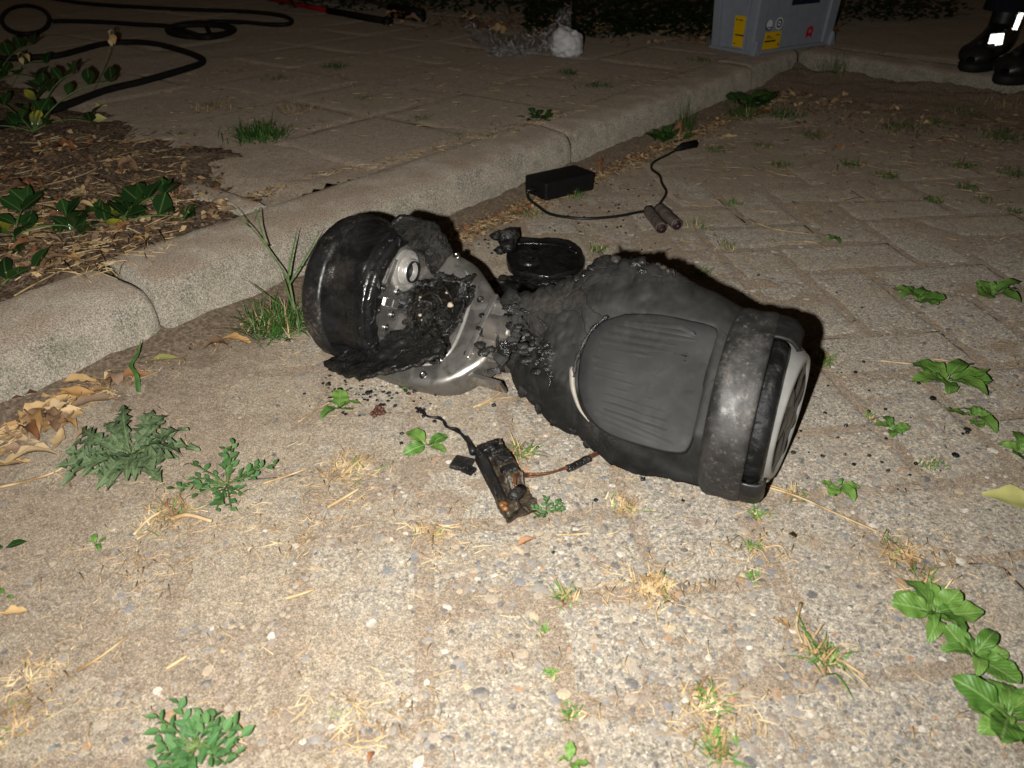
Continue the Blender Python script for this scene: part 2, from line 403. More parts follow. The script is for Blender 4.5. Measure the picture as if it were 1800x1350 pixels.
# ---- parking bay pavement: concrete blocks in herringbone, at 45 degrees to the kerb
E1 = Vector((-.129, .9917, 0)); E2 = Vector((.9917, .129, 0)); U = .1055
pave = bpy.data.objects.new('parking_bay_pavement', None); C.objects.link(pave); pave['kind'] = 'structure'
def slab_mesh(name, L, W, H, nx, ny, seed, rough, rnd, mat):
    rng = random.Random(seed); vs = []
    for i in range(nx):
        for j in range(ny):
            u = i / (nx - 1) * 2 - 1; v = j / (ny - 1) * 2 - 1
            u = math.copysign(abs(u) ** .75, u); v = math.copysign(abs(v) ** .75, v)
            x = u * L / 2; y = v * W / 2
            e = min(L / 2 - abs(x), W / 2 - abs(y))
            z = -rnd * (1 - min(1, e / rnd)) ** 2 + rough * fbm((x + seed * 3.1, y, 0), 28, 3)
            if e < 1e-6:
                x += rough * .9 * fbm((x, y, seed), 60, 2); y += rough * .9 * fbm((x, y, seed + 5), 60, 2)
            vs.append((x, y, z))
    fs = grid_faces(nx, ny)
    # skirt
    per = [(i, 0) for i in range(nx)] + [(nx - 1, j) for j in range(1, ny)] + [(i, ny - 1) for i in range(nx - 2, -1, -1)] + [(0, j) for j in range(ny - 2, 0, -1)]
    pi_ = [i * ny + j for i, j in per]; b = len(vs)
    for k in pi_: vs.append((vs[k][0], vs[k][1], -H))
    n = len(pi_)
    for k in range(n): fs.append((pi_[k], b + k, b + (k + 1) % n, pi_[(k + 1) % n]))
    fs = [tuple(reversed(f)) if False else f for f in fs]
    me = mesh(name, vs, fs, mat); bm = bmesh.new(); bm.from_mesh(me); bmesh.ops.recalc_face_normals(bm, faces=bm.faces); bm.to_mesh(me); bm.free()
    return me
BR = [slab_mesh('paving_block', 2 * U - .0035, U - .0035, .05, 15, 9, s, .0012, .0030, M_PAVER) for s in range(4)]
blocks = []
for i in range(-14, 34):
    for j in range(-4, 40):
        k = (i + j) % 4
        if k not in (0, 2): continue
        c = E2 * (-.123 + i * U) + E1 * (.35 + j * U)
        c += (E2 * U * .5 + E1 * U) if k == 0 else (E2 * U + E1 * U * .5)
        t, n = tn(c.x, c.y)
        if n > .875 or t > 2.76 or not in_view(c, .30): continue
        blocks.append((c.length, c, k))
blocks.sort(key=lambda q: q[0])
far = MB()
a2 = math.atan2(E2.y, E2.x)
for q, (d, c, k) in enumerate(blocks):
    me = BR[q % 4]; z = random.gauss(0, .0005); rot = Euler((random.gauss(0, .003), random.gauss(0, .003), a2 + (PI / 2 if k == 0 else 0) + random.gauss(0, .004) + (PI if q % 3 == 0 else 0)))
    if q < 298: link('paving_block', me, pave, (c.x, c.y, z), rot)
    else:
        M = Matrix.Translation((c.x, c.y, z)) @ rot.to_matrix().to_4x4()
        far.add([M @ v.co for v in me.vertices], [tuple(p.vertices) for p in me.polygons])
if far.v: link('paving_block_field', far.me('paving_block_field', M_PAVER), pave, kind='stuff')

def sand_h(x, y):
    t, n = tn(x, y)
    f = fbm((x, y, 0), 7, 4, 3.3) + .35 * fbm((x, y, 0), 40, 3, 9)
    h = -.0013 + .0022 * f
    left = sm(.10, -.45, x) * .0010 + sm(1.0, 2.2, y) * .0026
    h += left
    g = sm(.86, .945, n)                                 # dirt washed up against the kerb
    h += g * (.010 + .007 * fbm((x, y, 0), 22, 4, 1.5))
    h = max(h, -.0017)
    if t > 2.5: h += sm(2.5, 2.84, t) * .02 * (1 + fbm((x, y, 0), 12, 3))
    return h
sheet('joint_sand', -1.0, 2.5, .18, 3.3, .0115, sand_h, lambda x, y: tn(x, y)[1] < .985 and tn(x, y)[0] < 2.88, M_SAND)

# ---- kerb: stones one metre long, weathered
PROF = [(.948, -.06), (.950, .0), (.952, .030), (.955, .048), (.959, .058), (.965, .066), (.973, .0725), (.985, .077), (1.0, .079), (1.03, .081), (1.06, .082), (1.076, .081), (1.083, .077), (1.086, .066), (1.087, -.06)]
kerb = bpy.data.objects.new('kerb', None); C.objects.link(kerb); kerb['kind'] = 'structure'
def kerb_stone(name, o, d, L, prof, seed, dz=0.0, dz1=None, step=.012, chip=1.0):
    """o: point where the foot of the face starts (n=.95 on the ground), d: unit direction"""
    d = Vector(d).normalized(); nn = Vector((-d.y, d.x, 0)); vs = []
    m = int(L / step) + 1
    # densify profile
    pp = []
    for a, b in zip(prof, prof[1:]):
        k = max(1, int(math.hypot(b[0] - a[0], b[1] - a[1]) / .011))
        for i in range(k): pp.append((a[0] + (b[0] - a[0]) * i / k, a[1] + (b[1] - a[1]) * i / k))
    pp.append(prof[-1])
    dz1 = dz if dz1 is None else dz1
    for i in range(m):
        s = L * i / (m - 1); e = min(s, L - s); er = (1 - min(1, e / .012)) ** 2 * .006
        for (n, z) in pp:
            zz = z + (dz + (dz1 - dz) * s / L) * sm(-.02, .05, z)
            p = Vector(o) + d * s + nn * (n - .95) + Vector((0, 0, zz))
            f = fbm(p, 24, 4, seed); f2 = fbm(p, 95, 3, seed + 4)
            dirn = Vector((0, 0, 1)) if n > .98 else (nn * -1 if z < .045 else (nn * -.7 + Vector((0, 0, .7))))
            arr = math.exp(-((n - .962) / .016) ** 2) * sm(.03, .05, z)
            p += dirn * (.0011 * f + .0013 * f2 - arr * chip * .006 * max(0, fbm(p, 11, 3, seed + 7)) - (er if n > .949 and z > 0 else 0))
            vs.append(p)
    k = len(pp); fs = grid_faces(m, k)
    fs.append(tuple(range(k))); fs.append(tuple((m - 1) * k + i for i in range(k))[::-1])
    me = mesh(name, vs, fs, M_KERB); bm = bmesh.new(); bm.from_mesh(me); bmesh.ops.recalc_face_normals(bm, faces=bm.faces); bm.to_mesh(me); bm.free()
    return link(name, me, kerb)
PROFS = [(.948, -.06), (.950, .0), (.952, .040), (.954, .056), (.957, .066), (.962, .0735), (.969, .0775), (.98, .0795), (1.0, .0805), (1.03, .0815), (1.06, .082), (1.076, .081), (1.083, .077), (1.086, .066), (1.087, -.06)]
JA = K(.456, .95); D0 = Vector((.545, .838, 0)).normalized()
kerb_stone('kerb_stone', JA - D0 * 1.003, D0, 1.0, [(n, z - .006 * sm(.03, .06, z)) for n, z in PROF], 1.0)
kerb_stone('kerb_stone', K(.4585, .9485), T, 1.0, [((a + c) / 2, (b + d) / 2) for (a, b), (c, d) in zip(PROF, PROFS)], 2.0, chip=1.5)
kerb_stone('kerb_stone', K(1.4615, .95), T, 1.0, [(n, z * .99 if z > 0 else z) for n, z in PROFS], 3.0, chip=1.6)
kerb_stone('kerb_stone', K(2.4645, .951), T, .385, PROFS, 4.0)
kerb_stone('kerb_stone', K(2.845, .955), -N, .62, [(n, z * .96 if z > 0 else z) for n, z in PROFS], 5.0, 0, -.022)
kerb_stone('kerb_stone', K(2.85, .332), -N, 1.0, [(n, z * .94 if z > 0 else z) for n, z in PROFS], 6.0, -.024, -.04)

# ---- footway of square tiles behind the kerb
foot = bpy.data.objects.new('footway', None); C.objects.link(foot); foot['kind'] = 'structure'
TP = .316
TL = [slab_mesh('footway_tile', TP - .006, TP - .006, .05, 15, 15, 20 + s, .0014, .0045, M_TILE) for s in range(3)]
at = math.atan2(T.y, T.x); ntile = 0
for r in range(0, 9):
    n = 1.088 + TP * (r + .5)
    for q in range(-1, 9):
        t = 1.30 - .022 * r + TP * (q - .5)
        if t - TP / 2 < .70 + (.0 if r == 0 else .05 * r): continue
        if t + TP / 2 > 2.92 and n < 1.1: continue
        p = K(t, n, TOP + random.gauss(0, .0016))
        if not in_view(p, .2): continue
        link('footway_tile', TL[ntile % 3], foot, p, (random.gauss(0, .008), random.gauss(0, .008), at + random.gauss(0, .008) + PI / 2 * (ntile % 4))); ntile += 1
for r in range(0, 7):
    t = 2.99 + TP * (r + .5)
    for q in range(-8, 6):
        n = 1.05 - TP * (q + .5)
        p = K(t, n, TOP - .004 - .02 * sm(.6, -.4, n) + random.gauss(0, .0016))
        if not in_view(p, .2): continue
        link('footway_tile', TL[ntile % 3], foot, p, (random.gauss(0, .006), random.gauss(0, .006), at + random.gauss(0, .006))); ntile += 1
# narrow pale edging between bed and tiles
em = slab_mesh('edging_stone', .048, .20, .06, 6, 14, 41, .0012, .006, M_KERB)
link('edging_stone', em, foot, K(.722, 1.192, TOP + .002), (0, 0, at + R(1)))
def foot_h(x, y):
    t, n = tn(x, y)
    f = fbm((x, y, 0), 6, 4, 6.1) + .35 * fbm((x, y, 0), 38, 3, 2)
    h = TOP - .0012 + .0030 * f
    h += sm(1.16, 1.09, n) * .002
    h += .006 * sm(1.0, .72, t) * (1 + fbm((x, y, 0), 16, 3))
    h -= .02 * sm(.6, -.4, n) * sm(2.85, 2.95, t)
    h -= .05 * sm(.84, .62, t - .15 * max(0, n - 1.3) + .05 * fbm((x, y, 0), 13, 4, 12) + .02 * fbm((x, y, 0), 60, 2, 2)) 
    return h
sheet('footway_sand', -2.6, 3.6, .9, 6.2, .016, foot_h, lambda x, y: (tn(x, y)[1] > 1.06 and tn(x, y)[0] > .60) or tn(x, y)[0] > 2.955, M_FSAND)
def bed_h(x, y):
    t, n = tn(x, y)
    return TOP - .010 + .010 * fbm((x, y, 0), 9, 4, 5) + .006 * fbm((x, y, 0), 45, 3, 8) + .012 * sm(1.1, 1.5, n) - .02 * sm(.8, 1.1, t)
sheet('planting_bed_soil', -2.4, -.1, .55, 3.2, .012, bed_h, lambda x, y: tn(x, y)[0] < 1.3 and (tn(x, y)[1] > (1.06 if tn(x, y)[0] < .74 else 1.13) if tn(x, y)[0] > .456 else (x - JA.x) * -D0.y + (y - JA.y) * D0.x + .95 > 1.06), M_SOIL)

# ---- gravel showing in the worn block tops: the 290 largest one by one, the rest as one mass
def pebble_verts(rx, ry, rz, seed):
    rng = random.Random(seed); vs = []; n = 8
    for zr, k in ((0.0, 1.0), (.72, .72)):
        for i in range(n):
            a = 2 * PI * i / n; q = k * (1 + .22 * (rng.random() - .5)); vs.append(Vector((rx * q * math.cos(a), ry * q * math.sin(a), rz * zr)))
    vs.append(Vector((0, 0, rz)))
    fs = [(i, (i + 1) % n, n + (i + 1) % n, n + i) for i in range(n)] + [(n + i, n + (i + 1) % n, 2 * n) for i in range(n)]
    return vs, fs
PW = [26, 13, 24, 6, 5, 8, 5, 18]
pebs = []
rng = random.Random(11)
for q in range(30000):
    d = .50 + 1.15 * rng.random() ** 1.3
    px = rng.uniform(-60, 1860); y = rng.uniform(.22, 1.7)
    x = rng.uniform(-1.0, 1.0) * (.7 * y + .25)
    if not in_view(Vector((x, y, 0)), .02): continue
    t, n = tn(x, y)
    if n > .86 or t > 2.7: continue
    dens = (.25 + .75 * sm(-.40, .08, x)) * (1 - .75 * sm(.8, 1.7, y))
    dens *= .45 + .55 * sm(-.35, .15, fbm((x, y, 0), 9, 2, 4))
    if rng.random() > dens: continue
    s = .0014 + .0021 * rng.random() + (.0042 * rng.random() ** 2.2 if rng.random() < .30 else 0) + (.004 if rng.random() < .005 else 0)
    pebs.append((s, x, y, rng.random() * PI, rng.uniform(.55, 1.0), rng.choices(range(8), PW)[0]))
pebs.sort(key=lambda p: -p[0] / math.hypot(p[1], p[2] + .3))
PV = {}
gm = [MB() for _ in range(1)]; gb = MB()
for q, (s, x, y, a, asp, mi) in enumerate(pebs):
    M = Matrix.Translation((x, y, -.0004)) @ Matrix.Rotation(a, 4, 'Z')
    if q < 290:
        key = (q % 6, mi)
        if key not in PV:
            v, f = pebble_verts(1, [.6, .75, .9, .7, .82, .55][q % 6], .2, q % 6); PV[key] = mesh('pebble', v, f, M_PEBS[mi])
        o = link('pebble', PV[key], pave, (x, y, -.0006), (0, 0, a)); o.scale = (s, s, min(s, .006))
    else:
        v, f = pebble_verts(s, s * asp, min(.0011, s * .25), q % 50); gb.add([M @ p for p in v], f, mi)
link('embedded_gravel', gb.me('embedded_gravel', mats=M_PEBS), pave, kind='stuff')

# ================================================================== THE BURNT HOVERBOARD
# two halves on a broken centre joint; each half has its own frame: a along the axle, yb back, zb up out of the foot pad
class Half:
    def __init__(s, c, yaw, tilt):
        s.c = Vector(c); y = R(yaw); t = R(tilt)
        s.a = Vector((math.cos(y), math.sin(y), 0)); wv = Vector((-math.sin(y), math.cos(y), 0)); z = Vector((0, 0, 1))
        s.yb = wv * math.cos(t) + z * math.sin(t); s.zb = wv * -math.sin(t) + z * math.cos(t); s.tilt = t; s.w = wv
    def P(s, x, y, z): return s.c + s.a * x + s.yb * y + s.zb * z
    def inv(s, p): q = Vector(p) - s.c; return (q.dot(s.a), q.dot(s.yb), q.dot(s.zb))
    def onz(s, px, py, z=0): return s.inv(onplane(px, py, s.c + s.zb * z, s.zb))
    def onx(s, px, py, x=0): return s.inv(onplane(px, py, s.c + s.a * x, s.a))
    def cyl(s, x, r, th):  # th: angle in the wheel plane, 0 = back (yb), 90 = zb
        return s.P(x, r * math.cos(R(th)), r * math.sin(R(th)))
HR = Half((.241, .641, .082), -23.5, 52)
HUBH = Half((.241, .641, .082), -31, 52)
HL = Half((-.206, .924, .082), -28, 35)
hov_o = Vector((.02, .78, 0))
hov = thing('burnt_hoverboard', 'large burnt black hoverboard lying on the pavement with its left half bared to metal', 'hoverboard', hov_o)
def hp(name, verts, faces, mat, parent=hov, smooth=True, mats=None, fm=None, auto=None):
    off = hov_o
    me = mesh(name, [Vector(v) - off for v in verts], faces, mat, smooth, mats, fm)
    if auto: shade_auto(me, auto)
    return link(name, me, parent)
def poly_slab(H, poly, zb0, zb1, bulge=0.0, nz=0.0, seed=0, inset=.004):
    """an outlined slab in the half's own frame, with a rounded top edge; returns verts, faces"""
    P = [Vector((x, y, 0)) for x, y in poly]; n = len(P); cen = sum(P, Vector()) / n
    vs = []
    rings = [(0, zb0), (0, zb1 - inset * .8), (inset * .35, zb1 - inset * .25), (inset * 1.1, zb1)]
    for ins, z in rings:
        for i in range(n):
            d = ((P[i] - P[i - 1]).normalized() + (P[(i + 1) % n] - P[i]).normalized()).normalized(); nn = Vector((-d.y, d.x, 0))
            if nn.dot(cen - P[i]) < 0: nn = -nn
            q = P[i] + nn * ins; vs.append((q.x, q.y, z))
    last = 3 * n; m = 7
    for k in range(1, m):
        f = k / m
        for i in range(n):
            b = vs[last + i]; vs.append((b[0] + (cen.x - b[0]) * f, b[1] + (cen.y - b[1]) * f, zb1 + bulge * (1 - (1 - f) ** 2)))
    vs.append((cen.x, cen.y, zb1 + bulge))
    fs = grid_faces(3 + m, n, True); b = (2 + m) * n
    fs += [(b + i, b + (i + 1) % n, len(vs) - 1) for i in range(n)]
    out = []
    for x, y, z in vs:
        p = H.P(x, y, z)
        if nz: p += H.zb * nz * fbm((x, y, seed), 30, 4, seed)
        out.append(p)
    return out, fs
def resample(poly, step, closed=True):
    P = smooth_path([(x, y, 0) for x, y in (list(poly) + [poly[0]] if closed else poly)], 8)
    out = [P[0]]; acc = 0
    for a, b in zip(P, P[1:]):
        acc += (b - a).length
        if acc >= step: out.append(b); acc = 0
    if closed and (out[-1] - out[0]).length < step * .6: out.pop()
    return [(p.x, p.y) for p in out]

# ---- right half: casing (a closed scorched shell that sags and frays towards the broken neck)
ST = [(-.292, -.004, .060, -.030, -.004, .004), (-.275, -.014, .066, -.034, -.004, .008), (-.25, -.036, .076, -.034, .0, .013), (-.21, -.058, .094, -.030, .0, .018), (-.192, -.064, .115, -.028, .004, .020),
      (-.175, -.067, .122, -.028, .006, .022), (-.15, -.078, .119, -.024, .004, .023), (-.13, -.086, .123, -.020, .0, .024), (-.105, -.092, .118, -.018, -.004, .024), (-.07, -.087, .107, -.018, -.008, .025), (-.028, -.087, .094, -.018, -.012, .026)]
NX, NY = 150, 70; vs = []
for i in range(NX):
    x0 = -.292 + (.264) * i / (NX - 1); yF, yB, zF, zB, zT = interp(ST, x0); fray = sm(-.10, -.26, x0)
    yB += (.004 + .007 * fray) * fbm((x0, 0, 0), 85, 5, 2) * sm(-.06, -.12, x0); yF += .0035 * fbm((x0, 5, 0), 60, 4, 3) * sm(-.03, -.08, x0)
    if i < 3: pass
    for j in range(NY):
        u = j / (NY - 1); s_ = .5 - .5 * math.cos(PI * u)
        s_ = .35 * s_ + .65 * u
        y = yF + (yB - yF) * s_; ze = zF + (zB - zF) * u
        hgt = (1 - abs(2 * s_ - 1) ** 3.6) ** (1 / 3.0)
        if s_ < .5: hgt = .2 * hgt + .8 * sm(-.12, 1.12, min(1, s_ * (yB - yF) / .048)) ** .9 * (1 if s_ > .02 else .6)
        z = ze + (zT - ze) * hgt
        x = x0 + (.010 * fbm((y, 3, 0), 45, 4, 7) + .006 * fbm((y, 3, 0), 120, 2, 1)) * sm(-.25, -.29, x0)
        x += .040 * math.exp(-((y - .020) / .024) ** 2) * sm(-.215, -.292, x0)
        fl_ = fbm((x, y, z), 26, 3, 41); wr = .0008 * fray * fbm((x, y, z), 50, 3, 1) + .0005 * fray * fbm((x, y, z), 150, 3, 21) + fray * .0011 * (sm(-.02, .03, fl_) + sm(.28, .32, fl_) - 1) + .0005 * fbm((x, y, z), 70, 3, 4)
        wr += .0018 * sm(.06, .11, y) * sm(-.06, -.15, x0) * fbm((x, y, z), 75, 3, 14)
        wr -= .004 * sm(.022, .0, abs(y - .012 + .3 * (x + .26))) * sm(-.2, -.27, x0)
        wr += .0028 * sm(.011, 0, abs(y + .074 + .25 * (x + .1))) * sm(-.2, -.16, x0)         # raised hem along the front
        zz = z + wr; ip = sm(-.183, -.172, x) * sm(-.046, -.056, x) * sm(-.066, -.055, y) * sm(.070, .060, y)
        zz -= ip * max(0, zz - .0195)
        vs.append(HR.P(x, y, zz))
case = hp('casing', vs, grid_faces(NX, NY), M_CASE); solid(case, .0035)
# ragged melted lumps along the torn back edge and the neck
mb = MB()
def lump(mbx, p, r, seed, sq=.7, seg=10, amp=.45, mi=0):
    vs = []; fs = []; rings = 7
    for i in range(rings):
        ph = PI * i / (rings - 1)
        for k in range(seg):
            a = 2 * PI * k / seg; d = Vector((math.sin(ph) * math.cos(a), math.sin(ph) * math.sin(a), math.cos(ph) * sq))
            vs.append(Vector(p) + d * r * (1 + amp * fbm(d * 1.0 + Vector((seed, 0, 0)), 1.7, 3, seed)))
    mbx.add(vs, grid_faces(rings, seg, True), mi)
rl = random.Random(3)
for q in range(26):
    x = -.20 + .085 * q / 25; yF, yB, zF, zB, zT = interp(ST, x)
    if rl.random() < .75: lump(mb, HR.P(x, yB + rl.uniform(-.010, .004), .012 + rl.uniform(-.012, .006)), rl.uniform(.003, .0075), q, .6)
lump(mb, HR.P(-.148, .121, .012), .009, 77, .8); lump(mb, HR.P(-.16, .118, .010), .008, 78, .6); lump(mb, HR.P(-.137, .119, .012), .007, 79, .6)
o = hp('melted_edge', mb.v, mb.f, M_MELT)
mb = MB()
for q in range(40):
    x = rl.uniform(-.258, -.205); y = rl.gauss(.012 - .3 * (x + .26), .010); yF, yB, zF, zB, zT = interp(ST, x)
    lump(mb, HR.P(x, y, zT + rl.uniform(-.004, .003)), rl.uniform(.003, .008), 100 + q, .5)
pth = [HR.P(x, y, interp(ST, x)[4] + .0015) for x, y in [(-.272, .004), (-.255, .012), (-.245, .002), (-.232, .012), (-.225, .0), (-.212, .006)]]
mb.tube(smooth_path(pth, 4), lambda t: .002 + .0012 * math.sin(t * 17), 6)
pth = [HR.P(x, y, interp(ST, x)[4] + .0015) for x, y in [(-.262, .05), (-.24, .045), (-.222, .03), (-.212, .012), (-.208, -.01), (-.205, -.03)]]
mb.tube(smooth_path(pth, 4), lambda t: .0012 + .001 * math.sin(t * 23 + 1), 6)
hp('molten_run', mb.v, mb.f, M_MELT)

# thin curled flakes of torn shell along the ragged edges
rf = random.Random(41)
def flake(H, x, y, z, L, Wd, az, up, mat, parent, seed, nm='torn_flake'):
    vs = []
    for i in range(9):
        t = i / 8
        for j in range(5):
            q = j / 4 * 2 - 1; w_ = Wd * (1 - .75 * t ** 1.5) * (1 + .5 * fbm((t * 2, q, seed), 2.2, 3, seed)); ca, sa = math.cos(az), math.sin(az)
            dx = L * t * math.cos(up * t); dz = L * t * math.sin(up * t) + .25 * Wd * q * q * t; dy = w_ * q
            vs.append(H.P(x + dx * ca - dy * sa, y + dx * sa + dy * ca, z + dz + .0012 * fbm((t, q, seed), 6, 2, seed)))
    o = hp(nm, vs, grid_faces(9, 5), mat, parent); solid(o, .0012, 0)
for q in range(17):
    x = -.215 + .115 * q / 16 + rf.uniform(-.004, .004); yF, yB, zF, zB, zT = interp(ST, x); flake(HR, x, yB - .010, rf.uniform(.004, .012), rf.uniform(.010, .024), rf.uniform(.004, .010), PI / 2 + rf.gauss(0, .7), rf.uniform(-.5, .9), M_MELT if q % 3 else M_CASE, case, q)
for q in range(12):
    y = -.02 + .085 * q / 11; flake(HR, -.255 + .012 * abs(y - .02) / .04 * -1, y, .010, rf.uniform(.010, .022), rf.uniform(.004, .008), PI + rf.gauss(0, .5), rf.uniform(-.6, .5), M_CASE if q % 3 else M_MELT, case, 30 + q)
for q in range(7):
    x = -.245 + .13 * q / 6; yF = interp(ST, x)[0]; flake(HR, x, yF + .006, -.016, rf.uniform(.008, .014), rf.uniform(.005, .009), -PI / 2 + rf.gauss(0, .5), -.5, M_CASE, case, 60 + q)
# ---- right foot pad with its fan of ribs
PADP = [(-.144, .064), (-.164, .052), (-.175, .036), (-.179, .010), (-.174, -.020), (-.160, -.044), (-.136, -.060), (-.095, -.065), (-.060, -.064), (-.049, -.055), (-.047, -.028), (-.0475, .013), (-.0455, .045), (-.0475, .062), (-.056, .0685), (-.082, .070), (-.111, .070)]
pr = resample(PADP, .004)
v, f = poly_slab(HR, pr, .014, .0272, .0008, .0004, 3, .0022)
pad = hp('foot_pad', v, f, M_PAD)
def padz(x, y): return .0276
def rib(pts, wd=.0050, hgt=.00024):
    P = []
    for a, b in zip(pts, pts[1:]):
        for k in range(6): P.append((a[0] + (b[0] - a[0]) * k / 6, a[1] + (b[1] - a[1]) * k / 6))
    P.append(pts[-1]); Q = [HR.P(x, y, padz(x, y)) for x, y in P]; n = len(Q); vs = []
    for i, p in enumerate(Q):
        d = (Q[min(i + 1, n - 1)] - Q[max(i - 1, 0)]).normalized(); sd = d.cross(HR.zb).normalized() * wd / 2; e = min(1, i / 1.0 + .15, (n - 1 - i) / 1.0 + .15)
        for q, h in ((-1.3, -.5), (-.7, .55), (0, 1), (.7, .55), (1.3, -.5)): vs.append(p + sd * q + HR.zb * (hgt * h * (e if h > 0 else 1) + .0001))
    hp('rib', vs, grid_faces(n, 5), M_PAD, pad)
rib([(-.142, .054), (-.085, .061), (-.068, .055), (-.142, .054)]); rib([(-.150, .047), (-.064, .050)]); rib([(-.158, .039), (-.066, .041)])
rib([(-.162, .031), (-.072, .034), (-.071, .027), (-.162, .023)])
for k in range(7):
    y0 = .012 - .0085 * k; rib([(-.166 + .004 * k, y0), (-.092 + .003 * k, y0 * 1.10 - .003)], .0050, .00030)
rib([(-.150, -.042), (-.066, -.057)]); rib([(-.140, -.050), (-.090, -.058)])
for (x, y, wx, wy) in [(-.088, .021, .006, .008), (-.079, .0195, .006, .008), (-.069, .017, .007, .006), (-.058, .024, .005, .007), (-.099, .008, .003, .009), (-.092, .007, .003, .009), (-.072, .004, .006, .004), (-.066, -.004, .007, .005), (-.069, -.014, .006, .005), (-.060, -.024, .006, .004), (-.063, -.034, .006, .004), (-.058, .006, .005, .005), (-.085, -.016, .005, .004), (-.081, -.030, .006, .004)]:
    if wx * wy > .00003: rib([(x, y), (x + wx * 1.3, y + .0006)], wy * 1.2, .00022)
# pale crescent of the inner shell laid bare beside the pad, glossy bead of melted seal above it
ring = [(-.1765, .036), (-.1815, .010), (-.1790, -.006)]
mb = MB(); mb.tube(smooth_path([HR.P(x, y, .0285) for x, y in [(-.160, .058), (-.172, .043), (-.179, .022), (-.1815, .004), (-.180, -.012)]], 6), lambda t: .0018 + .0009 * math.sin(31 * t), 7)
hp('seal', mb.v, mb.f, M_MELT)
vs = []
cr = smooth_path([(-.1855, .000, .0), (-.181, -.020, 0), (-.170, -.040, 0), (-.157, -.053, 0)], 6)
for i, p in enumerate(cr):
    t = i / (len(cr) - 1); wdt = .0065 * (1 - t) ** .7 + .0006; nn = Vector((-.9, -.43, 0)) if t < .5 else Vector((-.75, -.66, 0))
    for k, q in ((0, .0), (1, .55), (2, 1.0)):
        pp = p + nn * (wdt * q); vs.append(HR.P(pp.x + .004, pp.y, .0262 + .0012 * math.sin(PI * q) + (.0006 if k == 0 else 0)))
o = hp('inner_shell', vs, grid_faces(len(cr), 3), M_WHITE); solid(o, .0015)

# ---- right wheel arch, torn lip, tyre, hub cap
def drum(H, prof, t0, t1, nt, nzs=0.0, seed=0, sc=40):
    vs = []
    for i in range(nt):
        th = t0 + (t1 - t0) * i / (nt - 1)
        for (x, r) in prof:
            p = H.cyl(x, r, th); d = (p - H.c - H.a * x).normalized(); vs.append(p + d * nzs * fbm(p, sc, 4, seed))
    return vs, grid_faces(nt, len(prof))
prof = [(-.033, .064), (-.0325, .082), (-.031, .0885), (-.028, .0912)] + [(-.028 + .0033 * k, .0922 + .0004 * math.sin(k)) for k in range(1, 10)] + [(.0035, .0918), (.0048, .0907)]
v, f = drum(HR, prof, -28, 196, 120, .0009, 3, 60)
o = hp('wheel_arch', v, f, M_FENDER); solid(o, .003)
prof = [(.0038, .0898), (.008, .0910), (.013, .0910), (.019, .0900), (.023, .0872), (.0265, .083), (.028, .080)]
v, f = drum(HR, prof, -30, 50, 50, .0006, 5, 50); mbv = MB(); mbv.add(v, f)
o = hp('arch_lip', mbv.v, mbv.f, M_CASE); solid(o, .003)
prof = [(.0035, .0885), (.005, .0855), (.008, .0842), (.011, .0850), (.014, .0842), (.017, .0828), (.0195, .080), (.021, .073)]
v, f = drum(HR, prof, 48, 150, 70, .0034, 8, 55); o = hp('torn_lip', v, f, M_TORN); solid(o, .002)
prof = [(.0038, .0895), (.008, .0907), (.0130, .0907), (.019, .0900), (.0225, .0880), (.0245, .084), (.0245, .080)]
v, f = drum(HR, prof, 146, 197, 40, .0010, 9, 50); o = hp('arch_lip', v, f, M_TYRE); solid(o, .003)
prof = [(-.024, .052), (-.024, .070), (-.020, .0775), (-.012, .0805), (0, .0812), (.010, .0805), (.016, .078), (.018, .072), (.018, .052)]
v, f = drum(HR, prof, 0, 360, 72, .0006, 2, 70); tyre = hp('tyre', v, f, M_TYRE)
prof = [(.014, .073), (.0165, .0745), (.0195, .0745), (.0215, .0725), (.0345, .0635), (.0360, .0615), (.0362, .058), (.0335, .056)]
v, f = drum(HUBH, prof, 0, 360, 96); hub = hp('hub_cap', v, f, M_HUB)
M_HUBF = m_plain('sooty_hub_face', (.07, .07, .07), .38, .3, .6, .3, 50, .15)
v, f = drum(HUBH, [(.0337, .0562), (.0325, .030), (.034, .016), (.036, .010), (.0365, .001)], 0, 360, 60); hp('hub_face', v, f, M_HUBF, hub)
for k in range(7):
    th0 = 360 / 7 * k; m = MB(); vs = []
    for i in range(9):
        t = i / 8; r = .014 + .040 * t; wdt = .0028 + .0075 * math.sin(PI * min(1, t * .9 + .05))
        cpt = HUBH.cyl(.0345 + .0022 * math.sin(PI * t), r, th0 + 24 * t); tg = (HUBH.cyl(.0345, r, th0 + 24 * t + 1) - HUBH.cyl(.0345, r, th0 + 24 * t)).normalized()
        for q in (-1, -.5, 0, .5, 1): vs.append(cpt + tg * wdt * q + HUBH.a * (-.003 * abs(q) ** 2))
    hp('spoke', vs, grid_faces(9, 5), M_HUBF, hub)
hp('motor_axle', *drum(HR, [(-.05, .008), (.030, .008)], 0, 360, 16)[:2], M_SCREW)

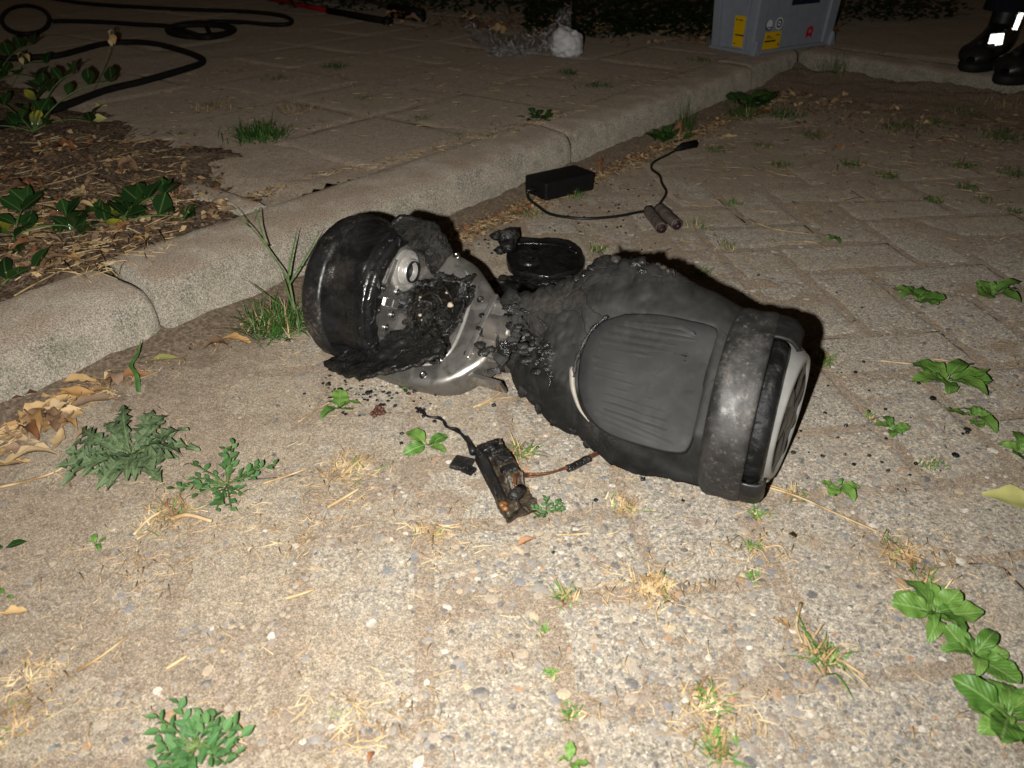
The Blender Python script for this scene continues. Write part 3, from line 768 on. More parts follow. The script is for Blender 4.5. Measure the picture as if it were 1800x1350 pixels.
# ---- left half: cast aluminium chassis plate, rim, bosses, neck
PL = [(.040, .086), (.075, .091), (.110, .083), (.146, .073), (.176, .052), (.200, .033), (.220, .026), (.222, -.040), (.205, -.070), (.187, -.088), (.166, -.099), (.122, -.104), (.079, -.101), (.035, -.094), (.02, -.06), (.02, .05)]
pl = resample(PL, .006)
v, f = poly_slab(HL, pl, -.040, -.001, -.004, .0002, 2, .008)
plate = hp('chassis_plate', v, f, M_ALU, auto=50)
RIM = [(.095, .074), (.128, .068), (.150, .050), (.163, .025), (.169, -.006), (.171, -.036), (.168, -.056), (.155, -.072), (.114, -.084), (.07, -.086)]
rp = [HL.P(p.x, p.y, -.0035) for p in smooth_path([(x, y, 0) for x, y in RIM], 8)]
mb = MB(); mb.tube(rp, .0021, 8); hp('rim', mb.v, mb.f, M_ALU3, plate)
rp2 = [HL.P(p.x, p.y, -.0030) for p in smooth_path([(x * .955 + .004, y * .93, 0) for x, y in RIM], 8)]
mb = MB(); mb.tube(rp2, .0012, 6); hp('rim', mb.v, mb.f, M_ALU, plate)
def boss(H, x, y, z, r, parent, mat, axis='z'):
    m = MB(); A = H.zb if axis == 'z' else H.a; pr_ = [(0, r * 1.25), (r * .35, r * 1.2), (r * .5, r * .95), (r * .5, r * .62), (r * .25, r * .55), (r * .2, .0001)]
    u = H.yb if axis == 'z' else H.yb; v_ = A.cross(u); c = H.P(x, y, z); vs = []
    for h, q in pr_:
        for k in range(14): a = 2 * PI * k / 14; vs.append(c + A * h + (u * math.cos(a) + v_ * math.sin(a)) * q)
    hp('screw', vs, grid_faces(len(pr_), 14, True), mat, parent)
for px, py, r in [(803, 450, .0042), (845, 527, .0040), (848, 573, .0035), (845, 584, .0035), (822, 622, .0040), (745, 660, .0045)]:
    x, y, z = HL.onz(px, py, -.003); boss(HL, x, y, -.003, r, plate, M_SCREW if px < 830 else M_MELT)
# neck: ribbed casting narrowing to the joint
def nbox(x0, x1, y0, y1, z0, z1, taper=1.0):
    ym = (y0 + y1) / 2
    return [HL.P(x0, y0, z0), HL.P(x1, ym + (y0 - ym) * taper, z0), HL.P(x1, ym + (y1 - ym) * taper, z0), HL.P(x0, y1, z0), HL.P(x0, y0, z1), HL.P(x1, ym + (y0 - ym) * taper, z1), HL.P(x1, ym + (y1 - ym) * taper, z1), HL.P(x0, y1, z1)]
BF = [(0, 3, 2, 1), (4, 5, 6, 7), (0, 1, 5, 4), (1, 2, 6, 5), (2, 3, 7, 6), (3, 0, 4, 7)]
neck = hp('neck', nbox(.198, .262, -.052, .034, -.036, -.006, .78), BF, M_ALU, smooth=False); bevel(neck, .004, 3)
for y0, y1, z1 in ((.022, .029, .002), (-.046, -.039, .002)):
    o = hp('flange', nbox(.196, .258, y0, y1, -.012, z1, .9), BF, M_ALU2, neck, smooth=False); bevel(o, .002, 2)
o = hp('flange', nbox(.192, .200, -.055, .036, -.010, .003), BF, M_ALU2, neck, smooth=False); bevel(o, .002, 2)
mb = MB(); mb.tube([HL.P(.205, -.008, -.002), HL.P(.285, -.006, -.004)], .0165, 20); o = hp('axle_tube', mb.v, mb.f, M_ALU, neck, auto=40)
mb = MB(); mb.tube([HL.P(.222, -.008, -.002), HL.P(.236, -.007, -.002)], .0190, 20); o = hp('clamp_ring', mb.v, mb.f, M_ALU2, neck, auto=40)
o = hp('flange', nbox(.200, .246, -.072, -.067, -.034, -.008, .8), BF, M_ALU2, neck, smooth=False)
mb = MB()
for (px, py, r) in [(848, 553, .005), (842, 575, .005), (850, 585, .006), (843, 605, .007), (850, 618, .008), (862, 612, .006), (905, 600, .010), (915, 590, .012), (925, 605, .012), (900, 620, .009), (938, 596, .010), (880, 628, .006), (895, 555, .005)]:
    x, y, z = HL.onz(px, py, .003); lump(mb, HL.P(x, y, .001), r, px * .1, .55)
pth = [HL.P(*HL.onz(px, py, .010)[:2], .010) for px, py in [(888, 552), (882, 575), (874, 600), (880, 622), (905, 628), (925, 600), (940, 610)]]
mb.tube(smooth_path(pth, 5), lambda t: .0018, 6)
pth = [HL.P(*HL.onz(px, py, .012)[:2], .012) for px, py in [(893, 551), (900, 585), (915, 600), (945, 585), (952, 600)]]
mb.tube(smooth_path(pth, 5), lambda t: .0016, 6)
hp('melted_wire', mb.v, mb.f, M_MELT)

# bracket: upright half-moon wall with the axle bearing
BX = .084
arc = [(.0845 * math.cos(R(a)), .0845 * math.sin(R(a))) for a in range(-6, 196, 6)]
poly = [(y, z) for y, z in arc] + [(-.080, -.030), (.080, -.030)]
vs = [HL.P(BX, y, z) for y, z in poly] + [HL.P(BX - .007, y, z) for y, z in poly]; n = len(poly)
fs = [tuple(range(n)), tuple(range(n, 2 * n))[::-1]] + [(i, n + i, n + (i + 1) % n, (i + 1) % n) for i in range(n)]
br = hp('bracket', vs, fs, M_ALU2, smooth=False); bevel(br, .0015, 2)
hy, hz = HL.onx(712, 475, BX)[1:]
def ringpart(name, prof, mat, parent, y, z, seg=40):
    vs = []
    for h, r in prof:
        for k in range(seg): a = 2 * PI * k / seg; vs.append(HL.P(BX + h, y + r * math.cos(a), z + r * math.sin(a)))
    return hp(name, vs, grid_faces(len(prof), seg, True), mat, parent, auto=45)
ringpart('bearing_ring', [(.0, .026), (.004, .0255), (.005, .024), (.005, .0225), (.0015, .020), (.0015, .0165), (.010, .0160), (.0115, .0150), (.0115, .0125), (.004, .0120), (.003, .0001)], M_ALU3, br, hy, hz)
ringpart('axle_hole', [(.004, .0118), (.0042, .009), (.0038, .0001)], M_BLACK, br, hy, hz)
ringpart('bearing_collar', [(.0112, .0138), (.0128, .0136), (.0128, .0120), (.0110, .0118)], M_BLACK, br, hy, hz)
for px, py in [(673, 507), (698, 513), (664, 545), (689, 553), (678, 575)]:
    x, y, z = HL.onx(px, py, BX + .001)
    vs = []
    for h, r in [(0, .0046), (.0022, .0044), (.0028, .0036), (.0028, .0022), (.0005, .0020), (.0004, .0001)]:
        for k in range(14): a = 2 * PI * k / 14; vs.append(HL.P(BX + h, y + r * math.cos(a), z + r * math.sin(a)))
    hp('screw', vs, grid_faces(6, 14, True), M_SCREW, br)
def strip(pix, hgt, mat, nm, x0=BX, seg=None):
    q = [HL.onx(px, py, BX) for px, py in pix]; vs = [HL.P(x0 - .001, y, z) for _, y, z in q] + [HL.P(x0 + hgt, y, z) for _, y, z in q]; n = len(q)
    fs = [tuple(range(n)), tuple(range(n, 2 * n))[::-1]] + [(i, n + i, n + (i + 1) % n, (i + 1) % n) for i in range(n)]
    o = hp(nm, vs, fs, mat, br, smooth=False); bevel(o, .0008, 1)
strip([(690, 455), (697, 456), (680, 500), (673, 498)], .0035, M_ALU2, 'raised_bar')
strip([(656, 522), (672, 525), (667, 541), (652, 538)], .0012, M_BLACK, 'recess')
strip([(677, 522), (688, 525), (684, 540), (673, 537)], .0025, M_ALU2, 'raised_bar'); strip([(690, 526), (700, 529), (696, 543), (686, 540)], .0025, M_ALU2, 'raised_bar')
strip([(656, 552), (662, 553), (652, 606), (645, 604)], .0035, M_ALU2, 'raised_bar')
# ---- left wheel arch: black shiny half drum with a dusty outer rim
prof = [(-.010, .070), (-.010, .080), (-.008, .0865), (-.004, .0895), (.004, .0912), (.012, .0920), (.017, .0921), (.0192, .0912), (.0195, .088)]
v, f = drum(HL, prof, -12, 207, 150, .0013, 14, 60); o = hp('arch_rim', v, f, M_RIMD); solid(o, .003)
prof = [(.0170, .0885), (.0190, .0888), (.0205, .0886)] + [(.0205 + .0045 * k, .0885 - .0062 * math.sin(PI * min(1, k / 10.5)) ** .8) for k in range(1, 12)] + [(.0735, .0905), (.0755, .0885), (.0770, .0915), (.0785, .0885), (.0800, .0915), (.0815, .0880), (.0825, .086)]
v, f = drum(HL, prof, -12, 207, 170, .0010, 4, 60)
for i in range(len(v)):   # buckled by the heat between rim and bracket
    x, y, z = HL.inv(v[i]); k = sm(.020, .034, x) * sm(.080, .070, x); d = (v[i] - HL.c - HL.a * x).normalized()
    v[i] = v[i] + d * k * (.0045 * fbm(v[i], 20, 3, 31) + .0022 * fbm(v[i], 70, 3, 33)) + HL.a * .003 * fbm(v[i], 30, 3, 35) * k
arch = hp('wheel_arch', v, f, M_HOOD); solid(arch, .003)
prof = [(-.0085, .055), (-.0085, .068), (-.004, .071), (.004, .0735), (.022, .0740), (.040, .0735), (.048, .071), (.052, .067), (.052, .055)]
v, f = drum(HL, prof, 0, 360, 60, .0006, 2, 70); hp('tyre', v, f, M_TYRE)
prof = [(-.009, .0001), (-.012, .02), (-.012, .052), (-.007, .058), (-.007, .066)]
v, f = drum(HL, prof, 0, 360, 48); hp('hub_cap', v, f, M_HUB)
mb = MB()
for q in range(34):
    th = -10 + 205 * q / 33 + rl.uniform(-2, 2); lump(mb, HL.cyl(.080 + rl.uniform(-.003, .003), .0895 + rl.uniform(-.003, .002), th), rl.uniform(.002, .0045), 200 + q, .7)
hp('melted_edge', mb.v, mb.f, M_MELT)
# ribbed torn inner lip of the arch, hanging over the rim of the bracket
prof = [(.0825, .0880), (.0870, .0870), (.0895, .0856), (.0880, .0842), (.0900, .0828), (.0885, .0815), (.0902, .0802), (.0890, .0790), (.0893, .0780)]
v, f = drum(HL, prof, -14, 204, 130, .0012, 14, 60)
for i in range(len(v)):
    x, y, z = HL.inv(v[i]); k = (i % len(prof)) / (len(prof) - 1); d = (v[i] - HL.c - HL.a * x).normalized(); th = math.atan2(z, y)
    v[i] = v[i] - d * k * (.004 * fbm((th * 2, 0, 0), 2.5, 4, 3) + .002) + HL.a * k * .003 * fbm((th * 3, 1, 0), 2.0, 3, 5)
o = hp('arch_lip', v, f, M_HOOD); solid(o, .002)
for q in range(12):
    th = -5 + 200 * q / 11 + rf.uniform(-4, 4); y, z = .084 * math.cos(R(th)), .084 * math.sin(R(th))
    flake(HL, .086, y, z, rf.uniform(.008, .016), rf.uniform(.004, .008), rf.uniform(-1.2, 1.2), rf.uniform(-.6, 1.0), M_MELT, arch, 130 + q)
# ---- flap of casing standing up behind the bracket
def sheet_part(name, pix, fpl, mat, nu, nv, amp, th, seed, sc=50, parent=hov):
    """pix: rows of pixels (list of lists) met with the plane picked by fpl(u,v)"""
    ru = len(pix); rv = len(pix[0])
    P = [[fpl(px, py, u / (ru - 1), v / (rv - 1)) for v, (px, py) in enumerate(row)] for u, row in enumerate(pix)]
    vs = []
    for i in range(nu):
        a = i / (nu - 1) * (ru - 1); i0 = min(int(a), ru - 2); fa = a - i0
        for j in range(nv):
            b = j / (nv - 1) * (rv - 1); j0 = min(int(b), rv - 2); fb = b - j0
            p = (P[i0][j0] * (1 - fa) + P[i0 + 1][j0] * fa) * (1 - fb) + (P[i0][j0 + 1] * (1 - fa) + P[i0 + 1][j0 + 1] * fa) * fb
            p = p + Vector((fbm(p, sc, 4, seed), fbm(p, sc, 4, seed + 3), fbm(p, sc, 4, seed + 6))) * amp
            vs.append(p)
    o = hp(name, vs, grid_faces(nu, nv), mat, parent); solid(o, th, 0); return o
def fp(px, py, u, v):
    # curved shell beside the bracket, standing square to the axle
    return HL.P(*HL.onx(px, py, .087 + .022 * u + .010 * math.sin(PI * u) * (1 - v)))
sheet_part('casing_flap', [[(686, 392), (700, 412), (715, 428), (735, 440)], [(705, 379), (722, 402), (738, 428), (752, 462)], [(735, 383), (750, 405), (757, 440), (763, 486)], [(762, 393), (774, 415), (778, 450), (778, 488)], [(780, 412), (789, 430), (795, 455), (796, 480)]], fp, M_MELT, 30, 24, .0028, .005, 5)
# ---- melted foot pad: a charred ashy crust slumped over the plate and the bracket foot
AP = [(728, 500), (765, 487), (800, 490), (826, 505), (822, 520), (808, 540), (795, 560), (780, 585), (778, 612), (770, 628), (748, 622), (735, 610), (728, 590), (715, 560), (708, 530)]
ap = []
for px, py in AP: x, y, z = HL.onz(px, py, .012); ap.append((x, y))
ap = resample(ap, .004)
cenx = sum(p[0] for p in ap) / len(ap); ceny = sum(p[1] for p in ap) / len(ap)
rl2 = random.Random(5); n = len(ap); vs = []
for k, (fr, z) in enumerate([(1.02, -.006), (1.03, .002), (.98, .0075), (.90, .010), (.8, .012), (.68, .014), (.55, .016), (.42, .017), (.3, .0175), (.18, .018), (.08, .018)]):
    for i, (x, y) in enumerate(ap):
        jag = 1 + .10 * fbm((x, y, 0), 60, 3, 2) * (fr > .7)
        xx = cenx + (x - cenx) * fr * jag; yy = ceny + (y - ceny) * fr * jag
        vs.append(HL.P(xx, yy, z + (.0065 * fbm((xx, yy, 0), 70, 4, 8) + .003 * fbm((xx, yy, 0), 220, 2, 3)) * (k > 0)))
vs.append(HL.P(cenx, ceny, .018)); fs = grid_faces(11, n, True) + [(10 * n + i, 10 * n + (i + 1) % n, 11 * n) for i in range(n)]
mel = hp('charred_pad', vs, fs, M_ASHPAD)
mb = MB()
for q in range(46):
    i = rl2.randrange(n); x, y = ap[i]; k = rl2.uniform(.9, 1.06); lump(mb, HL.P(cenx + (x - cenx) * k, ceny + (y - ceny) * k, rl2.uniform(.002, .010)), rl2.uniform(.0025, .007), 300 + q, .55)
hp('crust', mb.v, mb.f, M_MELT, mel)
mb = MB()
for q in range(7):
    x, y = ap[rl2.randrange(n)]; k = rl2.random() ** .5 * .75; lump(mb, HL.P(cenx + (x - cenx) * k, ceny + (y - ceny) * k, .0165 + rl2.uniform(.002, .005)), rl2.uniform(.0006, .0022) if q else .004, 340 + q, .8)
hp('ash_crumb', mb.v, mb.f, m_plain('pale_ash', (.42, .36, .27), .8, 0, .3, .3, 200, .3), mel)
for q in range(22):
    x, y = ap[(q * n) // 22 % n]; a_ = math.atan2(y - ceny, x - cenx); k = rf.uniform(.72, .98)
    flake(HL, cenx + (x - cenx) * k, ceny + (y - ceny) * k, rf.uniform(.008, .016), rf.uniform(.010, .022), rf.uniform(.005, .011), a_ + rf.gauss(0, .6), rf.uniform(-.5, .7), M_MELT, mel, 90 + q, 'charred_flake')
mb = MB()
for q in range(5):
    a0 = rf.uniform(0, 6.28); pth = [HL.P(cenx + .018 * math.cos(a0 + k * .5) * (.4 + .35 * k), ceny + .018 * math.sin(a0 + k * .5) * (.4 + .35 * k), .020 + .004 * math.sin(k * 2 + q)) for k in range(5)]; mb.tube(smooth_path(pth, 5), .0011, 5)
hp('melted_wire', mb.v, mb.f, M_MELT, mel)
# ---- strip of front casing torn loose, drooping from bracket foot to the ground
def fs_(px, py, u, v):
    z = .012 + .068 * u ** .8 + .012 * (1 - v) * (1 - u)
    return onplane(px, py, (0, 0, z), (0, 0, 1))
sheet_part('casing_strip', [[(606, 622), (588, 630), (572, 640), (580, 652)], [(632, 612), (625, 630), (615, 648), (612, 662)], [(655, 596), (655, 622), (652, 648), (645, 664)], [(690, 585), (695, 610), (692, 636), (682, 656)], [(722, 572), (732, 600), (732, 622), (722, 644)], [(748, 590), (760, 608), (764, 622), (758, 634)], [(776, 596), (782, 608), (785, 618), (780, 626)]], fs_, M_MELT, 60, 30, .0042, .004, 11, 75)

# ================================================================== OTHER THINGS ON THE GROUND
def pw(root, name, mbx, mat, parent=None, smooth=True, auto=None, mats=None):
    """a part given in world coordinates, kept under its thing"""
    me = mesh(name, [Vector(v) - root.location for v in mbx.v], mbx.f, mat, smooth, mats, mbx.m if mats else None)
    if auto: shade_auto(me, auto)
    return link(name, me, parent or root)
def path_px(pts, z=.004, n=8):
    return smooth_path([G(px, py, (q[0] if q else z)) for px, py, *q in pts], n)

# ---- torn off tray-shaped cover, glossy black, behind the board
t = thing('burnt_cover', 'glossy black burnt plastic cover lying flat behind the left half of the hoverboard', 'plastic cover', G(955, 470))
CP = [(893, 432), (907, 421), (940, 420), (979, 420), (1006, 427), (1022, 441), (1028, 462), (1018, 474), (988, 483), (959, 486), (930, 482), (899, 474), (890, 455)]
cpt = [G(px, py, .010) for px, py in CP]; cc = resample([(p.x, p.y) for p in cpt], .006); n = len(cc); cx = sum(p[0] for p in cc) / n; cy = sum(p[1] for p in cc) / n
vs = []
for fr, z in [(.97, .001), (1.0, .005), (1.0, .010), (.98, .0125), (.96, .0118), (.935, .0090), (.86, .0080), (.7, .008), (.5, .0085), (.3, .009), (.1, .009)]:
    for x, y in cc: vs.append((cx + (x - cx) * fr, cy + (y - cy) * fr, z + .0022 * fbm((x * fr, y * fr, z), 45, 4, 6) + .0012 * fbm((x * fr, y * fr, z), 140, 2, 2)))
vs.append((cx, cy, .009)); m = MB(); m.add(vs, grid_faces(11, n, True) + [(10 * n + i, 10 * n + (i + 1) % n, 11 * n) for i in range(n)])
pw(t, 'tray', m, M_HOOD)
m = MB(); c0 = G(930, 460, .012)
for r, z in []: pass
vs = []
for h, r in [(0, .020), (.004, .0195), (.006, .017), (.0065, .0125), (.004, .011), (.004, .007), (.007, .006), (.0075, .0001)]:
    for k in range(24): a = 2 * PI * k / 24; vs.append(c0 + Vector((r * math.cos(a), r * math.sin(a), h)))
m.add(vs, grid_faces(8, 24, True)); pw(t, 'boss', m, M_HOOD)
m = MB()
for k, (px, py) in enumerate([(905, 428), (940, 427), (975, 427), (1003, 433)]): lump(m, G(px, py, .012), .006, 400 + k, .4)
m.tube(smooth_path([G(px, py, .015) for px, py in [(900, 429), (940, 428), (985, 432), (1015, 445)]], 6), .0022, 7)
pw(t, 'reinforcing_bar', m, M_HOOD)
m = MB(); P0 = G(890, 450, .004)
vs = []
for i, (px, py) in enumerate([(868, 412), (884, 405), (904, 405), (908, 420), (902, 440), (884, 446), (878, 430)]):
    p = onplane(px, py, P0, (0, -1, .15)); vs.append(p)
n = len(vs); vs += [p + Vector((.006, .012, 0)) for p in vs]
m.add(vs, [tuple(range(n)), tuple(range(n, 2 * n))[::-1]] + [(i, n + i, n + (i + 1) % n, (i + 1) % n) for i in range(n)])
lump(m, onplane(872, 414, P0, (0, -1, .15)), .010, 5, .7); lump(m, onplane(893, 432, P0, (0, -1, .15)), .014, 6, .9); lump(m, onplane(880, 440, P0, (0, -1, .15)), .010, 8, .7)
pw(t, 'melted_tab', m, M_MELT)

# ---- pool of melted plastic and debris between the halves
m = MB(); rl = random.Random(21)
for q in range(70):
    px = rl.choice([rl.gauss(900, 16), rl.gauss(945, 28), rl.gauss(985, 22)]); py = rl.gauss(500, 9); lump(m, G(px, py, .003), rl.uniform(.004, .011), 500 + q, .45, 8)
o = link('melted_debris', m.me('melted_debris', M_MELT)); tag(o, 'black melted plastic debris clotted on the ground under the broken middle of the hoverboard', 'melted plastic')
m = MB(); vs = []; nn = 60; c0 = G(925, 500, 0); rings = 5
for r in range(rings):
    for k in range(nn):
        a = 2 * PI * k / nn; rad = (.075 + .02 * math.sin(2 * a)) * (1 + .35 * fbm((math.cos(a), math.sin(a), 0), 1.6, 3, 4)) * (r + .02) / (rings - 1)
        vs.append(c0 + Vector((rad * 1.15 * math.cos(a), rad * .55 * math.sin(a), .0045 - .0042 * (r / (rings - 1)) ** 2 + .001 * fbm((a, r, 0), 3, 2))))
m.add(vs, grid_faces(rings, nn, True)); o = link('melted_puddle', m.me('melted_puddle', M_MELT)); tag(o, 'flat black hardened puddle of molten plastic behind the broken joint', 'melted plastic')

# ---- charger: black power brick and its lead
ch = thing('charger', 'plain black power adapter brick with a thin lead lying against the kerb', 'charger', G(985, 345))
b0, b1, b2 = G(959, 356, .0), G(1044, 336, .0), G(1049, 314, .026)
ux = (b1 - b0); L = ux.length; ux.normalize(); uy = Vector((-ux.y, ux.x, 0)); W_ = .072; H_ = .036
m = MB(); M = Matrix((ux, uy, Vector((0, 0, 1)))).transposed()
m.box(b0 + ux * L / 2 + uy * W_ / 2 + Vector((0, 0, H_ / 2 + .002)), (L, W_, H_), M); o = pw(ch, 'casing', m, M_BLACK, smooth=False); bevel(o, .004, 3)
m = MB(); m.box(b0 + ux * L / 2 + uy * W_ / 2 + Vector((0, 0, H_ * .55)), (L + .0012, W_ + .0012, .0012), M); pw(ch, 'seam', m, M_CABLE, smooth=False)
m = MB(); q0 = b0 + uy * .036 + Vector((0, 0, .018)); m.tube([q0 + ux * .004, q0 - ux * .010, q0 - ux * .022], lambda t: .0058 - .0025 * t, 12); pw(ch, 'strain_relief', m, M_CABLE)
pts = [q0 - ux * .018, G(927, 343, .010)] + [G(px, py, .0045) for px, py in [(931, 351), (945, 364), (968, 376), (1000, 383), (1040, 385), (1085, 380), (1120, 374), (1142, 371)]]
pts += [G(1152, 364, .006)] + [G(px, py, .0045) for px, py in [(1166, 352), (1170, 338), (1164, 322), (1159, 309), (1145, 297), (1150, 285), (1172, 273), (1192, 262)]]
pts = [q + Vector((.0016 * math.sin(i * 2.7), .0016 * math.cos(i * 4.1), .0008 * abs(math.sin(i * 1.7)))) if 2 < i < len(pts) - 1 else q for i, q in enumerate(pts)]
m = MB(); m.tube(smooth_path(pts, 8), .0027, 8); pw(ch, 'cable', m, M_CABLE)
m = MB(); m.tube([G(1188, 263, .006), G(1200, 258, .008), G(1222, 253, .008)], lambda t: .004 + .006 * sm(.2, .5, t), 12); pw(ch, 'plug', m, M_BLACK)

# ---- two burnt battery cells
M_CELL = m_char('burnt_cell_skin', (.11, .09, .08), .5, .2, 90, .7, .002, ash=.5)
M_CELLEND = m_char('burnt_cell_end', (.035, .018, .017), .5, .2, 140, .8, .002, ash=.3)
for (pa, pb, lab) in [((1139, 370), (1163, 402), 'burnt battery cell with reddish end, the left one of the pair touching the charger lead'), ((1159, 366), (1190, 396), 'burnt battery cell with dark end, the right one of the pair touching the charger lead')]:
    A = G(*pa, .0095); B = G(*pb, .0095); d = (B - A).normalized(); ro = thing('battery_cell', lab, 'battery cell', (A + B) / 2 - Vector((0, 0, .0095)), group='burnt battery cells')
    m = MB(); P = [A + (B - A) * k / 12 for k in range(13)]; v, f = tube_data(P, .0093, 16, cap=False)
    m.add([p + Vector((fbm(p, 60, 3, 1), fbm(p, 60, 3, 2), fbm(p, 60, 3, 3))) * .0016 for p in v], f); o = pw(ro, 'sleeve', m, M_CELL); solid(o, .001)
    m = MB(); m.tube([B - d * .004, B + d * .001], .0086, 16); lump(m, B + d * .002, .006, 31 + pa[0], .8); pw(ro, 'end_cap', m, M_CELLEND)
    m = MB(); m.tube([A - d * .001, A + d * .003], .0086, 16); pw(ro, 'end_cap', m, M_CELL)

# ---- burnt controller pack with its wires
cp = thing('burnt_controller', 'burnt flat circuit board pack with two trailing wires on the pavement before the hoverboard', 'circuit board', G(872, 842))
Q = [G(836, 790, .013), G(878, 777, .013), G(952, 884, .009), G(890, 909, .009)]      # top outline: back left, back right, front right, front left
def bil(u, v, z=0): return (Q[0] * (1 - u) + Q[1] * u) * (1 - v) + (Q[3] * (1 - u) + Q[2] * u) * v + Vector((0, 0, z))
NUx, NVx = 40, 80; vs = []
for i in range(NUx):
    for j in range(NVx):
        u = i / (NUx - 1); v = j / (NVx - 1); p = bil(u, v)
        zz = .0030 * fbm(p, 60, 4, 2) + .0020 * fbm(p, 160, 3, 3)
        zz += .004 * sm(.62, .55, v) * sm(.35, .45, u) - .006 * sm(.58, .66, v) * sm(.45, .55, u)
        zz += .003 * sm(.04, 0, abs(u - .40 - .06 * math.sin(v * 13))) 
        ed = min(u, 1 - u, v, 1 - v); p = p + Vector((fbm(p, 70, 3, 5), fbm(p, 70, 3, 6), 0)) * .0025 * sm(.08, 0, ed)
        vs.append(p + Vector((0, 0, zz)))
fs = grid_faces(NUx, NVx); per = [(i, 0) for i in range(NUx)] + [(NUx - 1, j) for j in range(1, NVx)] + [(i, NVx - 1) for i in range(NUx - 2, -1, -1)] + [(0, j) for j in range(NVx - 2, 0, -1)]
ids = [i * NVx + j for i, j in per]; b = len(vs); vs += [Vector((vs[k].x, vs[k].y, .0005)) for k in ids]; n = len(ids)
fs += [(ids[k], b + k, b + (k + 1) % n, ids[(k + 1) % n]) for k in range(n)]
m = MB(); m.add(vs, fs); pw(cp, 'board', m, M_BOARD)
m = MB(); A = bil(.02, .02, .003); B = bil(.16, .96, .002)
m.add([bil(-.10, .03, -.010), bil(.28, .03, .003), bil(.22, .80, .002), bil(.0, .86, -.008), bil(-.05, .03, .004), bil(.20, .03, .007), bil(.14, .78, .005), bil(.05, .84, .002)],
      [(0, 1, 5, 4), (1, 2, 6, 5), (2, 3, 7, 6), (3, 0, 4, 7), (4, 5, 6, 7)]); o = pw(cp, 'cover_strip', m, M_CASE, smooth=False); bevel(o, .002, 2)
def blk(u, v, w_, l_, h_, nm, mat, sm_=False):
    m = MB(); ux = (bil(1, v) - bil(0, v)).normalized(); vy = (bil(u, 1) - bil(u, 0)).normalized(); uz = ux.cross(vy); uz = uz if uz.z > 0 else -uz
    m.box(bil(u, v, h_ / 2), (w_, l_, h_), Matrix((ux, vy, uz)).transposed()); o = pw(cp, nm, m, mat, smooth=False); bevel(o, min(w_, l_, h_) * .25, 2); return o
for (u, v, w_, l_, h_) in [(.66, .16, .018, .010, .008), (.68, .32, .020, .012, .009), (.66, .47, .018, .010, .008), (.80, .25, .006, .008, .007)]: blk(u, v, w_, l_, h_, 'component', M_MELT)
blk(.28, .12, .020, .014, .012, 'component', M_MELT); blk(.62, .06, .014, .006, .010, 'component', M_MELT)
m = MB(); m.tube([bil(.34, .86, .004), bil(.36, .85, .006), bil(.66, .79, .006)], lambda t: .0062 * (1 - .15 * sm(.9, 1, t)), 14); pw(cp, 'capacitor', m, M_MELT)
m = MB(); lump(m, bil(.04, .86, .002), .0045, 3, .8); lump(m, bil(.06, .90, .001), .004, 4, .8); pw(cp, 'copper_coil', m, m_plain('orange_copper', (.20, .085, .025), .5, .2, .5, .4, 200, .4))
m = MB(); m.box(G(812, 815, .0035), (.022, .020, .006), Matrix.Rotation(R(-20), 3, 'Z'))
m.box(G(824, 826, .003), (.014, .012, .005), Matrix.Rotation(R(-35), 3, 'Z')); o = pw(cp, 'connector', m, M_MELT, smooth=False); bevel(o, .002, 2)
m = MB()
for off, seed in ((0, 1), (.0022, 2)):
    P = [G(828, 790, .010), G(822, 774, .007)] + [G(px, py, .004) for px, py in [(812, 764), (800, 757), (786, 750), (781, 741), (768, 735), (752, 732), (741, 724), (730, 717)]]
    P = [p + Vector((off * math.sin(i * 1.9 + seed), off * math.cos(i * 2.3), .001 * (seed - 1))) for i, p in enumerate(P)]; m.tube(smooth_path(P, 6), lambda t: .0016 - .0006 * t, 6)
m.tube([G(832, 795, .010), G(820, 768, .005)], lambda t: .0045 - .0025 * t, 8)
for q in range(8): lump(m, G(738 + rl.uniform(-8, 8), 722 + rl.uniform(-8, 10), .003), rl.uniform(.0015, .003), 600 + q, .6, 6)
pw(cp, 'wire', m, M_CABLE)
m = MB()
for k in range(3):
    P = [bil(.55, .72, .004), bil(.72, .62, .006)] + [G(px, py, .004) for px, py in [(925, 837), (945, 836), (970, 832), (1000, 822), (1030, 808), (1052, 797)]]
    P = [p + Vector((.0012 * math.sin(i * 1.3 + 2.1 * k), .0012 * math.cos(i * 1.3 + 2.1 * k), .0012 * k)) for i, p in enumerate(P)]; m.tube(smooth_path(P, 6), .0011, 6)
pw(cp, 'wire', m, M_COPPER)
m = MB()
P = smooth_path([G(px, py, .0045) for px, py in [(998, 824), (1015, 816), (1035, 806)]], 8); v, f = tube_data(P, .0042, 10); m.add([p + Vector((fbm(p, 120, 2, 1), fbm(p, 120, 2, 2), fbm(p, 120, 2, 3))) * .0012 for p in v], f)
pw(cp, 'wire_sleeve', m, M_MELT)

# ---- charred crumbs scattered around, a rusty lump
m = MB()
for q in range(330):
    cxp, cyp, sx, sy = rl.choice([(1090, 345, 45, 25), (680, 690, 55, 14), (960, 500, 90, 25), (1060, 400, 60, 30), (840, 420, 40, 12), (980, 640, 260, 130), (600, 690, 30, 16), (1500, 760, 120, 60)])
    p = G(rl.gauss(cxp, sx), rl.gauss(cyp, sy), .0012)
    if tn(p.x, p.y)[1] > .93: continue
    lump(m, p, rl.uniform(.0008, .0028), 700 + q, .6, 6)
for (px, py, r) in [(598, 685, .004), (648, 690, .005), (905, 830, .003), (1000, 740, .003), (1130, 842, .003), (1422, 616, .004), (1395, 795, .003), (1640, 700, .004), (1700, 755, .004), (1680, 800, .004), (1395, 940, .004), (868, 712, .003), (1200, 880, .002), (508, 598, .004)]: lump(m, G(px, py, .0015), r, px, .55, 8)
